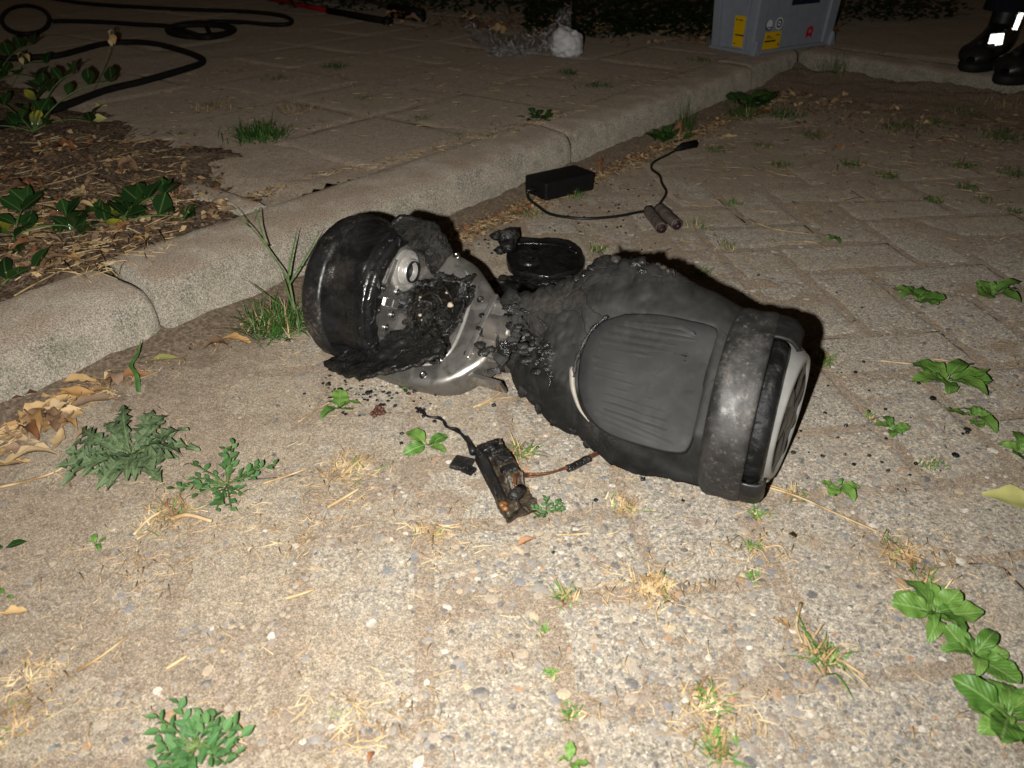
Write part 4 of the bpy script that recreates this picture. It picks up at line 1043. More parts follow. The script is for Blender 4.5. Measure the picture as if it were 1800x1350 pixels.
o = link('charred_crumbs', m.me('charred_crumbs', M_MELT), kind='stuff')
m = MB()
for q in range(14): lump(m, G(665 + rl.gauss(0, 6), 722 + rl.gauss(0, 4), .003 + rl.random() * .004), .003, 800 + q, .8, 6)
o = link('rusty_lump', m.me('rusty_lump', m_plain('rusty_ash', (.09, .035, .022), .6, 0, .4, .6, 160, .6))); tag(o, 'small reddish burnt crumb clump on the pavement left of the thin trailing wire', 'burnt lump')
m = MB(); lump(m, G(705, 670, .004), .009, 12, .35); o = link('plastic_scrap', m.me('plastic_scrap', M_MELT)); tag(o, 'flat black plastic scrap beside the round front edge of the metal plate', 'plastic scrap')

# ---- black hose / pressure lines on the footway, top left
def hose(name, pts, r, label, mat=M_HOSE, z=None):
    m = MB(); P = smooth_path([G(px, py, TOP + (q[0] if q else r)) for px, py, *q in pts], 8); m.tube(P, r, 8)
    o = link(name, m.me(name, mat)); tag(o, label, 'hose'); return o
coil = []
for k in range(34):
    a = k * .62; coil.append((352 + (54 - 6 * math.sin(k * 1.1)) * math.cos(a), 53 + (11 - 2 * math.cos(k * .9)) * math.sin(a), .009 + .0012 * k))
hose('black_hose', [(40, -14), (90, -3), (150, 6), (230, 12), (330, 17), (420, 20), (470, 24), (500, 29), (513, 37), (503, 43), (470, 43), (420, 39), (385, 38), (362, 41)] + coil[2:] + [(300, 47, .012), (240, 43), (180, 39), (110, 37), (92, 38)], .0085, 'black rubber hose snaking over the footway and ending in a flat coil')
loop = [(45 + 42 * math.cos(a), 35 + 25 * math.sin(a), .010 + .004 * (a > 5)) for a in [k * .45 for k in range(16)]]
hose('black_hose', loop, .0085, 'black hose bent in an open round loop at the left of the footway')
hose('black_hose', [(-30, 104), (10, 103), (55, 101), (100, 98), (140, 88), (180, 78), (225, 74), (275, 78), (325, 91), (355, 104), (352, 112), (330, 120), (290, 132), (240, 146), (190, 158), (140, 176), (90, 194), (50, 206), (15, 216), (-30, 232)], .0095, 'thicker black hose running out of the dark plants, turning back on the tiles')
# ---- red and black pole
pl_ = thing('red_black_pole', 'long pole, red with a black lower end, lying on the footway behind the hose', 'pole', G(560, 18, TOP))
A = G(380, -22, TOP + .012); Bm = G(577, 19, TOP + .012); Cc = G(682, 38, TOP + .012)
M_RED = m_plain('red_paint', (.28, .012, .014), .45, 0, .5, .3, 30, .1)
m = MB(); m.tube([A, Bm], .0115, 12); pw(pl_, 'shaft', m, M_RED)
m = MB(); m.tube([Bm, Cc], .0135, 12); pw(pl_, 'grip', m, M_BLACK)
m = MB(); m.tube([Cc - (Cc - Bm).normalized() * .02, Cc + (Cc - Bm).normalized() * .012], .0175, 14); pw(pl_, 'end_cap', m, M_BLACK)
p2 = thing('dark_pole', 'dark tool handle with a thick black end in the leaves left of the bag', 'pole', G(720, 20, TOP))
m = MB(); m.tube([G(560, -30, TOP + .02), G(690, 16, TOP + .016)], .008, 10); pw(p2, 'shaft', m, m_plain('dark_wood', (.05, .032, .022), .6, 0, .3, .3, 60, .3))
m = MB(); m.tube([G(686, 15, TOP + .02), G(742, 24, TOP + .02)], .020, 12); pw(p2, 'grip', m, M_BLACK)
m = MB(); m.tube([G(690, 26, TOP + .014), G(745, 33, TOP + .014)], .013, 12); pw(p2, 'foot', m, M_BLACK)

# ---- clear plastic bag with a white wad in it
s_ = NT('clear_film'); pn = s_.objc(); nrm_ = s_.bump(s_.noise(pn, 75, 5, .75, 1.5), 1.0, .006)
gl_ = s_.n('ShaderNodeBsdfGlossy'); gl_.inputs['Roughness'].default_value = .18; gl_.inputs['Color'].default_value = (1, 1, 1, 1); s_.l(nrm_, gl_.inputs['Normal'])
tr_ = s_.n('ShaderNodeBsdfTransparent'); tr_.inputs['Color'].default_value = (.93, .93, .93, 1); mx_ = s_.n('ShaderNodeMixShader'); mx_.inputs[0].default_value = .17
s_.l(tr_.outputs[0], mx_.inputs[1]); s_.l(gl_.outputs[0], mx_.inputs[2]); s_.l(mx_.outputs[0], s_.out.inputs['Surface']); M_FILM = s_.m
M_FOLD = m_plain('film_fold', (.5, .5, .5), .14, 0, 1.0, .1, 50, 0)
M_WAD = m_plain('white_paper', (.72, .72, .74), .6, 0, .4, .2, 60, .6, .01)
bgr = thing('plastic_bag', 'crumpled clear plastic bag with a white wad inside on the footway tiles', 'plastic bag', G(925, 95, TOP))
PZ = G(925, 97, TOP)
def film(rows, nu, nv, amp, seed, deep):
    ru, rv = len(rows), len(rows[0]); vs = []
    P = [[onplane(px, py, PZ + Vector((0, dd, 0)), (0, -1, 0)) for (px, py, dd) in row] for row in rows]
    for i in range(nu):
        a = i / (nu - 1) * (ru - 1); i0 = min(int(a), ru - 2); fa = a - i0
        for j in range(nv):
            b = j / (nv - 1) * (rv - 1); j0 = min(int(b), rv - 2); fb = b - j0
            p = (P[i0][j0] * (1 - fa) + P[i0 + 1][j0] * fa) * (1 - fb) + (P[i0][j0 + 1] * (1 - fa) + P[i0 + 1][j0 + 1] * fa) * fb
            r = 1 - abs(fbm(p, 13, 4, seed)); r2 = 1 - abs(fbm(p, 34, 3, seed + 2))
            p = p + Vector((fbm(p, 18, 3, seed + 1) * amp, (r - .7) * deep + (r2 - .7) * deep * .5, fbm(p, 22, 3, seed + 4) * amp))
            p = p + Vector((random.gauss(0, .003), random.gauss(0, .003), random.gauss(0, .003))); p.z = max(p.z, TOP + .004); vs.append(p)
    return vs, grid_faces(nu, nv)
m = MB()
v, f = film([[(816, 25, .02), (822, 55, .0), (850, 85, -.04), (858, 97, -.03)], [(850, 52, .05), (860, 65, .02), (885, 92, -.06), (890, 98, -.05)], [(880, 62, .07), (895, 70, .03), (915, 90, -.06), (912, 97, -.03)], [(935, 62, .08), (935, 70, .04), (945, 84, -.05), (945, 90, -.02)], [(968, 40, .06), (965, 55, .02), (970, 80, -.05), (975, 90, .0)], [(1003, 3, .06), (1004, 20, .05), (998, 55, .0), (990, 85, .02)]], 56, 26, .012, 3, .05)
m.add(v, f)
v, f = film([[(822, 62, -.02), (845, 80, -.08), (870, 97, -.10)], [(872, 78, -.03), (890, 88, -.09), (905, 99, -.10)], [(925, 78, -.02), (935, 82, -.06), (940, 88, -.07)], [(962, 60, -.01), (968, 72, -.04), (972, 86, -.05)], [(1001, 12, .02), (1004, 40, .0), (1004, 58, -.02)]], 44, 20, .012, 9, .04)
m.add(v, f); pw(bgr, 'film', m, M_FILM, smooth=False)
FV = list(m.v); m = MB(); rb = random.Random(8)
for q in range(120):
    b_ = FV[rb.randrange(len(FV))] + Vector((0, -.006, 0)); P = [b_]; d = Vector((rb.gauss(0, 1), rb.gauss(0, .5), rb.gauss(0, .6))).normalized()
    for k in range(rb.randrange(2, 5)): d = (d + Vector((rb.gauss(0, .4), rb.gauss(0, .4), rb.gauss(0, .4)))).normalized(); P.append(P[-1] + d * rb.uniform(.004, .010))
    for p in P: p.z = max(p.z, TOP + .003)
    m.tube(P, rb.uniform(.0005, .0011), 6)
pw(bgr, 'film_fold', m, M_FOLD)
vs = []; c0 = onplane(994, 80, PZ + Vector((0, -.01, 0)), (0, -1, 0))
for i in range(26):
    for k in range(36):
        ph = PI * i / 25; a = 2 * PI * k / 36; d = Vector((math.sin(ph) * math.cos(a), math.sin(ph) * math.sin(a), math.cos(ph)))
        r = .056 * (1 + .22 * d.x * -d.z) + .012 * (1 - 2 * abs(noise.noise(d * 1.5 + Vector((2, 0, 0))))) - .016 * abs(noise.noise(d * 2.6 + Vector((5, 1, 0))))
        p = c0 + Vector((d.x * r * .95 - .012 * d.z * 0, d.y * r, d.z * r * (.92 if d.z > 0 else .75))); p.x += .010 * max(0, d.z) ; p.z = max(p.z, TOP + .001); vs.append(p)
m = MB(); m.add(vs, grid_faces(26, 36, True)); pw(bgr, 'white_wad', m, M_WAD)
vs = []; c0 = onplane(905, 88, PZ + Vector((0, .0, 0)), (0, -1, 0))
for i in range(16):
    for k in range(24):
        ph = PI * i / 15; a = 2 * PI * k / 24; d = Vector((math.sin(ph) * math.cos(a), math.sin(ph) * math.sin(a), math.cos(ph)))
        p = c0 + Vector((d.x * .075, d.y * .03, d.z * .018)) * (1 + .4 * fbm(d, 3.0, 3, 5)); p.z = max(p.z, TOP + .002); vs.append(p)
m = MB(); m.add(vs, grid_faces(16, 24, True)); pw(bgr, 'crumpled_film', m, m_plain('milky_film', (.30, .27, .25), .25, 0, .8, .5, 40, .8, .01))

# ---- grey plastic equipment crate at the end of the kerb
M_CRATE = m_plain('grey_crate_plastic', (.285, .315, .375), .5, 0, .4, .08, 40, .1)
M_CRATED = m_plain('dark_crate_plastic', (.12, .125, .16), .5, 0, .4, .1, 40, .1)
M_YEL = m_plain('yellow_label', (.80, .50, .005), .5, 0, .3, .05, 40, 0)
M_INK = m_plain('black_print', (.02, .02, .025), .6, 0, .3, .1, 40, 0); M_WLAB = m_plain('white_label', (.75, .78, .85), .5, 0, .3, .04, 40, 0); M_LRED = m_plain('red_print', (.60, .02, .03), .5, 0, .3, .1, 40, 0)
M_BLUEIN = m_plain('dark_blue_cloth', (.01, .012, .05), .8, 0, .2, .4, 60, .3)
c0 = G(1320, 97, TOP); c1 = G(1453, 78, TOP); c2 = G(1263, 84, TOP)
ax = (c1 - c0); CL = ax.length; ax.normalize(); ay = Vector((-ax.y, ax.x, 0)); CW = .165; CH = .29
crate = thing('equipment_crate', 'grey plastic crate with yellow labels and a red emblem on the footway corner', 'crate', c0, math.atan2(ax.y, ax.x))
def cw(nm, vs, fs, mat, parent=None, bv=0, smooth=False):
    o = link(nm, mesh(nm, vs, fs, mat, smooth), parent or crate)
    if bv: bevel(o, bv, 2)
    return o
FL = .022  # how far the walls lean outwards at the top
def wp(side, s, z, out=0.0):
    """point on a leaning wall: side 'x' = long front wall, 'y' = short end wall; s along it, z up"""
    k = z / CH * FL * .55
    if side == 'x': return Vector((s * (1 + 0) + (s / CL - .5) * 2 * k, -k - out, z))
    return Vector((-k - out, s + (s / CW - .5) * 2 * k, z))
def shell(z0, z1, g, inner=None):
    vs = []
    for z in (z0, z1):
        k = z / CH * FL * .55 + g
        vs += [Vector((-k, -k, z)), Vector((CL + k, -k, z)), Vector((CL + k, CW + k, z)), Vector((-k, CW + k, z))]
    return vs, [(3, 2, 1, 0), (4, 5, 6, 7), (0, 1, 5, 4), (1, 2, 6, 5), (2, 3, 7, 6), (3, 0, 4, 7)]
v, f = shell(.004, CH - .02, 0); cw('body', v, f, M_CRATE, bv=.008)
v, f = shell(0, .012, .012); cw('base_rim', v, f, M_CRATE, bv=.004)
v, f = shell(CH - .025, CH, .014); cw('top_rim', v, f, M_CRATE, bv=.005)
v, f = shell(CH - .001, CH + .012, .010); cw('lid', v, f, M_CRATED, bv=.004)
def wbox(side, s0, s1, z0, z1, th, nm, mat, parent=None, bv=.0015, s0t=None, s1t=None, inset=-.002):
    s0t = s0 if s0t is None else s0t; s1t = s1 if s1t is None else s1t
    q = [(s0, z0), (s1, z0), (s1t, z1), (s0t, z1)]
    vs = [wp(side, s, z, inset) for s, z in q] + [wp(side, s, z, th) for s, z in q]
    fs = [(3, 2, 1, 0), (4, 5, 6, 7), (0, 1, 5, 4), (1, 2, 6, 5), (2, 3, 7, 6), (3, 0, 4, 7)]
    return cw(nm, vs, fs, mat, parent, bv)
for side, LL in (('x', CL), ('y', CW)):
    for s0 in ((-.004, LL * .10), (LL * .90, LL + .004)) if side == 'x' else ((-.004, LL * .14), (LL * .86, LL + .004), (LL * .17, LL * .22), (LL * .76, LL * .82)):
        wbox(side, s0[0], s0[1], .010, CH - .03, .009 if side == 'x' else .007, 'corner_rib', M_CRATE)
for s_c in (.0, CL):   # splayed feet of the corners
    vs = [Vector((s_c + dx, -.020 + dy, z)) for z, e in ((0, 1), (.045, .25)) for dx, dy in ((-.016 * e, -.004 * e), (.016 * e, -.004 * e), (.016 * e, .02), (-.016 * e, .02))]
    cw('corner_foot', vs, [(3, 2, 1, 0), (4, 5, 6, 7), (0, 1, 5, 4), (1, 2, 6, 5), (2, 3, 7, 6), (3, 0, 4, 7)], M_CRATE, bv=.003)
hd = wbox('x', CL * .40, CL * .76, .138, .205, .0005, 'hand_hole', M_INK); wbox('x', CL * .52, CL * .74, .142, .196, .0015, 'stored_cloth', M_BLUEIN, hd)
lab = wbox('y', CW * .20, CW * .50, .018, .112, .0012, 'label', M_YEL, bv=0)
for (a, b, z, h) in [(.24, .45, .052, .0045), (.30, .40, .098, .003), (.43, .47, .098, .004), (.43, .47, .026, .003)]: wbox('y', CW * a, CW * b, z, z + h, .0020, 'print_line', M_INK, lab, 0)
lab = wbox('x', CL * .125, CL * .335, .012, .064, .0012, 'label', M_YEL, bv=0, s0t=CL * .14, s1t=CL * .335)
for (a, b, z, h) in [(.14, .275, .034, .005), (.16, .20, .050, .003), (.27, .315, .052, .003), (.16, .24, .045, .0018), (.31, .325, .020, .006)]: wbox('x', CL * a, CL * b, z, z + h, .0020, 'print_line', M_INK, lab, 0)
def wdisc(s, z, r, out, nm, mat, parent=None, r0=0):
    vs = []; n = 28
    for q in range(n): a = 2 * PI * q / n; vs.append(wp('x', s + r * math.cos(a), z + r * math.sin(a), out))
    if r0:
        for q in range(n): a = 2 * PI * q / n; vs.append(wp('x', s + r0 * math.cos(a), z + r0 * math.sin(a), out))
        fs = [(q, (q + 1) % n, n + (q + 1) % n, n + q) for q in range(n)]
    else: fs = [tuple(range(n))]
    return cw(nm, vs, fs, mat, parent)
st = wdisc(CL * .165, .086, .0175, .0012, 'round_sticker', M_INK); wdisc(CL * .165, .088, .0148, .0018, 'sticker_face', M_WLAB, st); wbox('x', CL * .135, CL * .192, .0775, .0805, .0024, 'print_line', M_INK, st, 0)
st = wdisc(CL * .285, .088, .0185, .0012, 'round_sticker', M_WLAB); wdisc(CL * .285, .088, .0140, .0018, 'sticker_ring', M_INK, st, .0085); wbox('x', CL * .275, CL * .295, .086, .090, .0024, 'print_line', M_INK, st, 0)
# red emblem: a broken ring with a straight leg, shaped like an R
pts = []
es, ez, er = CL * .71, .052, .0165
m_ = MB(); n = 26
for q in range(n):
    a = 2 * PI * q / (n - 1)
    for rr in (er, er * .36): m_.v.append(wp('x', es + rr * math.cos(a) * 1.08, ez + rr * math.sin(a), .0014))
m_.f += [(2 * q, 2 * q + 1, 2 * q + 3, 2 * q + 2) for q in range(n - 1)]
o_ = len(m_.v); m_.v += [wp('x', es + dx, ez + dz, .0014) for dx, dz in [(.003, -.008), (.012, -.008), (.018, -.021), (.008, -.021)]]; m_.f.append((o_, o_ + 1, o_ + 2, o_ + 3))
o_ = len(m_.v); m_.v += [wp('x', es + dx, ez + dz, .0014) for dx, dz in [(-.0175, -.021), (-.007, -.021), (-.007, -.008), (-.0175, -.002)]]; m_.f.append((o_, o_ + 1, o_ + 2, o_ + 3))
link('emblem', mesh('emblem', m_.v, m_.f, M_LRED, False), crate)

# ---- a person's safety boots and dark trouser legs at the right edge
M_BOOT = m_char('black_boot_leather', (.010, .010, .011), .5, .22, 30, .25, .002)
M_TROU = m_plain('dark_navy_cloth', (.008, .009, .014), .9, 0, .15, .3, 160, .5)
M_SOLE = m_plain('black_rubber_sole', (.012, .012, .012), .7, 0, .3, .2, 90, .2)
sr = NT('retroreflective_film'); M_RETRO = sr.done((.95, .95, .93), .22, None, 1.0, .5)
def boot(root, o, heading, ang_lean=0):
    """lofted boot: heel at origin, toe along +x of its own frame, z up from the sole"""
    h = R(heading); fx = Vector((math.cos(h), math.sin(h), 0)); fy = Vector((-fx.y, fx.x, 0))
    def W(x, y, z): return Vector(o) + fx * x + fy * y + Vector((0, 0, z))
    def ringsec(cx, hw, z0, z1, n=28, e=2.4):
        out = []
        for k in range(n):
            a = 2 * PI * k / n; c, s = math.cos(a), math.sin(a)
            y = hw * math.copysign(abs(c) ** (2 / e), c); z = (z0 + z1) / 2 + (z1 - z0) / 2 * math.copysign(abs(s) ** (2 / e), s); out.append(W(cx, y, z))
        return out
    # foot: sections from heel to toe
    m = MB(); S = [(-.004, .012, .04, .07), (.0, .030, .022, .100), (.02, .038, .02, .12), (.06, .041, .02, .135), (.10, .041, .02, .128), (.14, .043, .02, .108), (.18, .049, .02, .090), (.22, .053, .02, .080), (.25, .053, .02, .078), (.275, .047, .02, .072), (.292, .034, .021, .060), (.300, .012, .028, .045)]
    vs = []
    for q in S: vs += ringsec(*q)
    m.add(vs, grid_faces(len(S), 28, True)); pw(root, 'upper', m, M_BOOT)
    m = MB(); vs = []
    for z, gx in ((0, -.002), (.006, .004), (.020, .005), (.026, .002)):
        for k in range(44):
            a = 2 * PI * k / 44; c, s = math.cos(a), math.sin(a); x = .148 + (.154 + gx) * c; y = (.040 + .013 * sm(.05, .24, x) + gx) * math.copysign(abs(s) ** .8, s); vs.append(W(x, y, z))
    m.add(vs, grid_faces(4, 44, True)); m.f.append(tuple(range(44))[::-1]); m.f.append(tuple(3 * 44 + k for k in range(44))); pw(root, 'sole', m, M_SOLE)
    # shaft
    m = MB(); vs = []
    for z, cx, rx, ry in ((.10, .058, .062, .042), (.14, .050, .056, .043), (.18, .045, .055, .046), (.24, .042, .062, .054)):
        for k in range(28): a = 2 * PI * k / 28; vs.append(W(cx + rx * math.cos(a), ry * math.sin(a), z))
    m.add(vs, grid_faces(4, 28, True)); pw(root, 'shaft', m, M_BOOT)
    m = MB(); m.tube([W(.27, 0, .078), W(.235, 0, .084)], .010, 8); pw(root, 'toe_cap', m, M_SOLE)
    return W, fx, fy
def retro(root, W, fx, fy, corners, nm, nu, nv):
    """corner-cube film: little three-faced metal cups that send light back where it came from"""
    A, B, Cq, D = corners; m = MB()
    cen = (A + B + Cq + D) / 4; g = (Vector((-.03, .0, .50)) - cen).normalized()
    e1 = g.cross(Vector((0, 0, 1))).normalized(); e2 = g.cross(e1)
    for i in range(nu):
        for j in range(nv):
            u0, u1, v0, v1 = i / nu, (i + 1) / nu, j / nv, (j + 1) / nv
            def S(u, v): return (A * (1 - u) + B * u) * (1 - v) + (D * (1 - u) + Cq * u) * v
            c = S((u0 + u1) / 2, (v0 + v1) / 2); s = (S(u1, v0) - S(u0, v0)).length * .72
            ax3 = [(g / math.sqrt(3) + (e1 * math.cos(a) + e2 * math.sin(a)) * math.sqrt(2 / 3)) for a in (0, 2 * PI / 3, 4 * PI / 3)]
            ap = c - g * (s * .5)
            P = [ap + q * s for q in ax3]; X = [ap + (ax3[k] + ax3[(k + 1) % 3]) * s for k in range(3)]
            b = len(m.v); m.v += [ap] + P + X
            m.f += [(b, b + 1, b + 4, b + 2), (b, b + 2, b + 5, b + 3), (b, b + 3, b + 6, b + 1)]; m.m += [0, 0, 0]
    me = mesh(nm, [v - root.location for v in m.v], m.f, M_RETRO, False); return link(nm, me, root)
bp0 = G(1752, 122, TOP - .02) + Vector((-.055, .0, 0))
per = thing('person', 'person in dark trousers and black boots with bright reflective patches at the right edge', 'person', (bp0.x + .12, bp0.y + .05, TOP - .02))
oA = bp0 + Vector((.185, .075, .0)); oA = oA + Vector((-.04, .09, 0)); W1, fx1, fy1 = boot(per, oA, 226)
oB = bp0 + Vector((.17, -.055, .0)); W2, fx2, fy2 = boot(per, oB, 219)
for Wx, dx in ((W1, 0), (W2, 0)):
    m = MB(); vs = []
    for z, r, cx in ((.155, .080, .050), (.20, .074, .046), (.30, .072, .035), (.42, .070, .025), (.55, .078, .02), (.70, .088, .01)):
        for k in range(28):
            a = 2 * PI * k / 28; p = Wx(cx + r * math.cos(a), r * .9 * math.sin(a), z); vs.append(p + Vector((fbm(p, 14, 3, 2), fbm(p, 14, 3, 4), 0)) * .010)
    m.add(vs, grid_faces(6, 28, True)); pw(per, 'trouser_leg', m, M_TROU)
def bq(W, pts): return [W(*p) for p in pts]
vw = Vector((-.2, -1, .12)); s0 = W1(.21, .0, .088); qp = lambda pts, o: [onplane(x, y, o, vw) for x, y in pts]
retro(per, W1, fx1, fy1, qp([(1735, 82), (1762, 78), (1766, 58), (1742, 60)], s0 + Vector((-.01, -.03, 0))), 'reflective_patch', 6, 5)
s1 = W1(.115, 0, .17)
retro(per, W1, fx1, fy1, qp([(1779, 52), (1788, 53), (1804, 14), (1795, 11)], s1 + Vector((0, -.01, 0))), 'reflective_patch', 2, 9)

# ================================================================== PLANTS, LEAVES, STRAW
def leaf_mesh(name, L, Wd, prof, mat, n=8, fold=.25, curl=.15, wav=0.0, seed=0, cols=2):
    """leaf from its stalk end at the origin along +x; prof(t) is the half-width outline"""
    vs = []; uv = []
    for i in range(n + 1):
        t = i / n; wd = Wd * prof(t); x = L * t
        z = curl * L * (math.sin(t * PI * .75)) * .6 - curl * L * t * t * .75
        for k in range(-cols, cols + 1):
            q = k / cols; y = wd * q
            zz = z + fold * abs(y) + wav * Wd * math.sin(t * 17 + seed + q * 1.3) * abs(q)
            vs.append((x, y, zz)); uv.append((.5 + q * .5 * min(1, max(.12, prof(t))), t))
    nc = 2 * cols + 1; fs = grid_faces(n + 1, nc)
    me = mesh(name, vs, fs, mat); ul = me.uv_layers.new(name='UVMap')
    for lp in me.loops: ul.data[lp.index].uv = uv[lp.vertex_index]
    return me
def oval(p=.8, a=.0): return lambda t: max(.02, math.sin(PI * min(1, max(0, t)) ** p)) * (1 - a * t) if t > .0 else .06
def spade(t): return .07 if t < .16 else max(.02, math.sin(PI * ((t - .16) / .84) ** .72))
def roundleaf(t):
    if t < .15: return .08
    q = (t - .15) / .85; return max(.03, max(0, 1 - (2 * q - 1) ** 2) ** .55 * (1.05 - .25 * q))
def toothed(t):
    b = .16 + .84 * math.sin(PI * min(1, t ** 1.35)) ; k = (1 - t * 7.2) % 1
    return max(.05, b * (.26 + .74 * k ** 1.2)) if t < .84 else max(.02, b * (.85 - (t - .86) * 3))
LM = {}
LM['plantain'] = [leaf_mesh('leaf', 1, .24 + .035 * k, roundleaf, M_LPLANT, 14, .22, .42 - .16 * k, .13, k * 2.3, 3) for k in range(4)]
LM['shrub'] = [leaf_mesh('leaf', 1, .27 + .03 * k, oval(.95), M_LEUON, 8, .18, .18 - .05 * k, .03, k) for k in range(4)]
LM['dandelion'] = [leaf_mesh('leaf', 1, .135 + .02 * k, toothed, M_LDAND, 58, .45, .34 - .12 * k, .22, k * 2) for k in range(4)]
LM['herb'] = [leaf_mesh('leaf', 1, .30 + .04 * k, oval(.85), M_LHERB, 6, .25, .2, .06, k) for k in range(3)]
LM['knotweed'] = [leaf_mesh('leaf', 1, .24 + .03 * k, oval(.9), M_LKNOT, 6, .25, .1, .0, k) for k in range(3)]
def orient(d, up=Vector((0, 0, 1)), roll=0):
    x = Vector(d).normalized(); y = up.cross(x)
    y = y.normalized() if y.length > 1e-4 else Vector((0, 1, 0)); z = x.cross(y)
    return (Matrix((x, y, z)).transposed() @ Matrix.Rotation(roll, 3, 'X')).to_euler()
def add_leaf(root, kind, base, d, L, roll=0, name='leaf'):
    o = link(name, random.choice(LM[kind]), root, Vector(base) - root.location, orient(d, roll=roll)); o.scale = (L, L, L); return o
def ground_z(p):
    t, n = tn(p.x, p.y)
    if n > 1.075 and t < .62: return bed_h(p.x, p.y)
    return TOP if (n > 1.0 or t > 2.9) else 0.0
def gz(px, py, up=0.0):
    p = G(px, py, 0)
    t, n = tn(p.x, p.y)
    q = G(px, py, TOP)
    t2, n2 = tn(q.x, q.y)
    if n2 > 1.03 or t2 > 2.87:
        z = bed_h(q.x, q.y) if (n2 > 1.09 and t2 < .64) else TOP
        return G(px, py, z + up)
    return G(px, py, up)
WL = dict
def weed(px, py, size, n, label, cat='weed', kind='plantain', group=None, lift=.30, spread=2 * PI, a0=0.0, rnd=1.0, name='broadleaf_weed'):
    """rosette: size is the spread in pixels of the photograph"""
    p = gz(px, py); sc = size / FPX * (p - O0).length; r = thing(name, label, cat, p, 0, group)
    for k in range(n):
        a = a0 + spread * k / n + random.gauss(0, .22) * rnd; L = sc * .5 * random.uniform(.5, 1.15); el = lift * random.uniform(.3, 1.4); bs = .04
        if kind == 'herb': bs = random.uniform(.0, 1.6); a = random.random() * 6.283; L = sc * random.uniform(.15, .28)
        add_leaf(r, kind, p + Vector((math.cos(a) * L * bs, math.sin(a) * L * bs, .003 + .0015 * (k % 3) + (lift * .02 * random.random() if kind == 'herb' else 0))), (math.cos(a), math.sin(a), el), L, random.gauss(0, .25))
    if n > 3 and kind != 'herb':
        for k in range(2):
            a = random.random() * 6.3; add_leaf(r, kind, p + Vector((0, 0, .004)), (math.cos(a), math.sin(a), .8), sc * .2, 0)
    return r
def blades(mb, p, n, L, spread, lean, wd=.0011, mi=0, mis=None, seed=0):
    for k in range(n):
        a = random.random() * 2 * PI; q = p + Vector((random.gauss(0, spread), random.gauss(0, spread), -.001)); l = L * random.uniform(.3, 1.2); ln = lean * random.uniform(.3, 1.3)
        d = Vector((math.cos(a), math.sin(a), 0)); s = Vector((-d.y, d.x, 0)); vs = []
        m = 5; ben = random.uniform(.6, 1.5)
        for i in range(m):
            t = i / (m - 1); c = q + d * (l * ln * t ** ben) + Vector((0, 0, l * (1 - .35 * ln) * (t - .45 * ln * t * t))); w_ = wd * (1 - t ** 1.6) * random.uniform(.9, 1.1) + .0001
            vs += [c - s * w_, c + s * w_ + Vector((0, 0, w_ * .3))]
        mb.add(vs, [(2 * i, 2 * i + 1, 2 * i + 3, 2 * i + 2) for i in range(m - 1)], mi if mis is None else random.choice(mis))
def tuft(px, py, size, n, label, h=1.0, lean=.8, dry=.35, dark=False, group=None, cat='grass tuft', wd=.0010, name='grass_tuft'):
    p = gz(px, py); sc = size / FPX * (p - O0).length; m = MB()
    mis = [0] * max(1, int(10 * (1 - dry))) + [1] * int(10 * dry)
    if dry >= 1: mis = [1]
    blades(m, Vector((0, 0, 0)), int(n * 1.9), sc * .55 * h, sc * .15, lean, wd * .72, mis=mis)
    o = link(name, m.me(name, mats=[M_GRASSD if dark else M_GRASS, M_STRAW]), None, p); return tag(o, label, cat, group)

# ---- broad-leaved weeds in the joints
weed(597, 722, 80, 5, 'small green broadleaf weed on the pavement left of the rusty burnt crumb', a0=.4)
weed(727, 684, 58, 3, 'round-leaved green weed half hidden under the front of the metal plate', a0=3.4, lift=.15)
weed(752, 788, 98, 4, 'four-leaved green weed beside the thin trailing wire left of the circuit board', a0=.9, lift=.12)
weed(1612, 530, 76, 9, 'left one of two green weeds near the right edge level with the casing', a0=.2)
weed(1742, 524, 76, 8, 'green weed with upright pointed leaves, right one of two near the right edge', kind='plantain', lift=.6)
weed(1660, 675, 118, 11, 'large spreading green weed right of the hub cap', a0=.2, lift=.25)
weed(1712, 738, 80, 6, 'narrow green weed just below the large spreading one', a0=.9, lift=.15)
weed(1566, 760, 60, 5, 'small round green weed between hub cap and right edge', a0=.3, lift=.25)
weed(1472, 860, 76, 4, 'green weed with two big leaves at the lower corner of the hoverboard wheel', a0=2.8, spread=4.4, lift=.12)
weed(1792, 800, 96, 6, 'green weed cut by the right edge, above the pale fallen leaf', a0=1.2)
weed(1640, 1085, 112, 12, 'bright green weed topping the row in the lower right joint', a0=.7, lift=.35)
weed(1708, 1160, 116, 13, 'bright green weed in the middle of the row in the lower right joint', a0=.1, lift=.3)
weed(1766, 1266, 138, 14, 'biggest bright green weed at the lower right corner', a0=.4, lift=.3)
weed(1418, 688, 26, 2, 'single green leaf peeping out beside the hub cap', a0=0, lift=.1)
weed(172, 960, 36, 4, 'tiny green seedling on the pavement under the dandelion', a0=.5, lift=.4)
weed(1462, 423, 40, 5, 'small dark green weed at the end of two long straws', a0=.3)
weed(950, 212, 66, 22, 'low green weed growing where the far kerb stones meet', kind='herb', lift=.35)
weed(1172, 252, 76, 30, 'leafy weed at the foot of the kerb behind the charger plug', kind='herb', lift=.9)
weed(1000, 1345, 60, 4, 'green leaf tips at the bottom edge', a0=.2, lift=.3)
weed(12, 1052, 46, 2, 'small green leaf cut by the left edge above an orange leaf', a0=-.3, lift=.1)
weed(10, 968, 60, 2, 'long dark green leaf lying at the left edge', a0=.4, lift=.1, kind='shrub')
weed(1322, 188, 110, 34, 'leafy dark weed under the far kerb, left of an orange leaf', kind='herb', lift=.5)

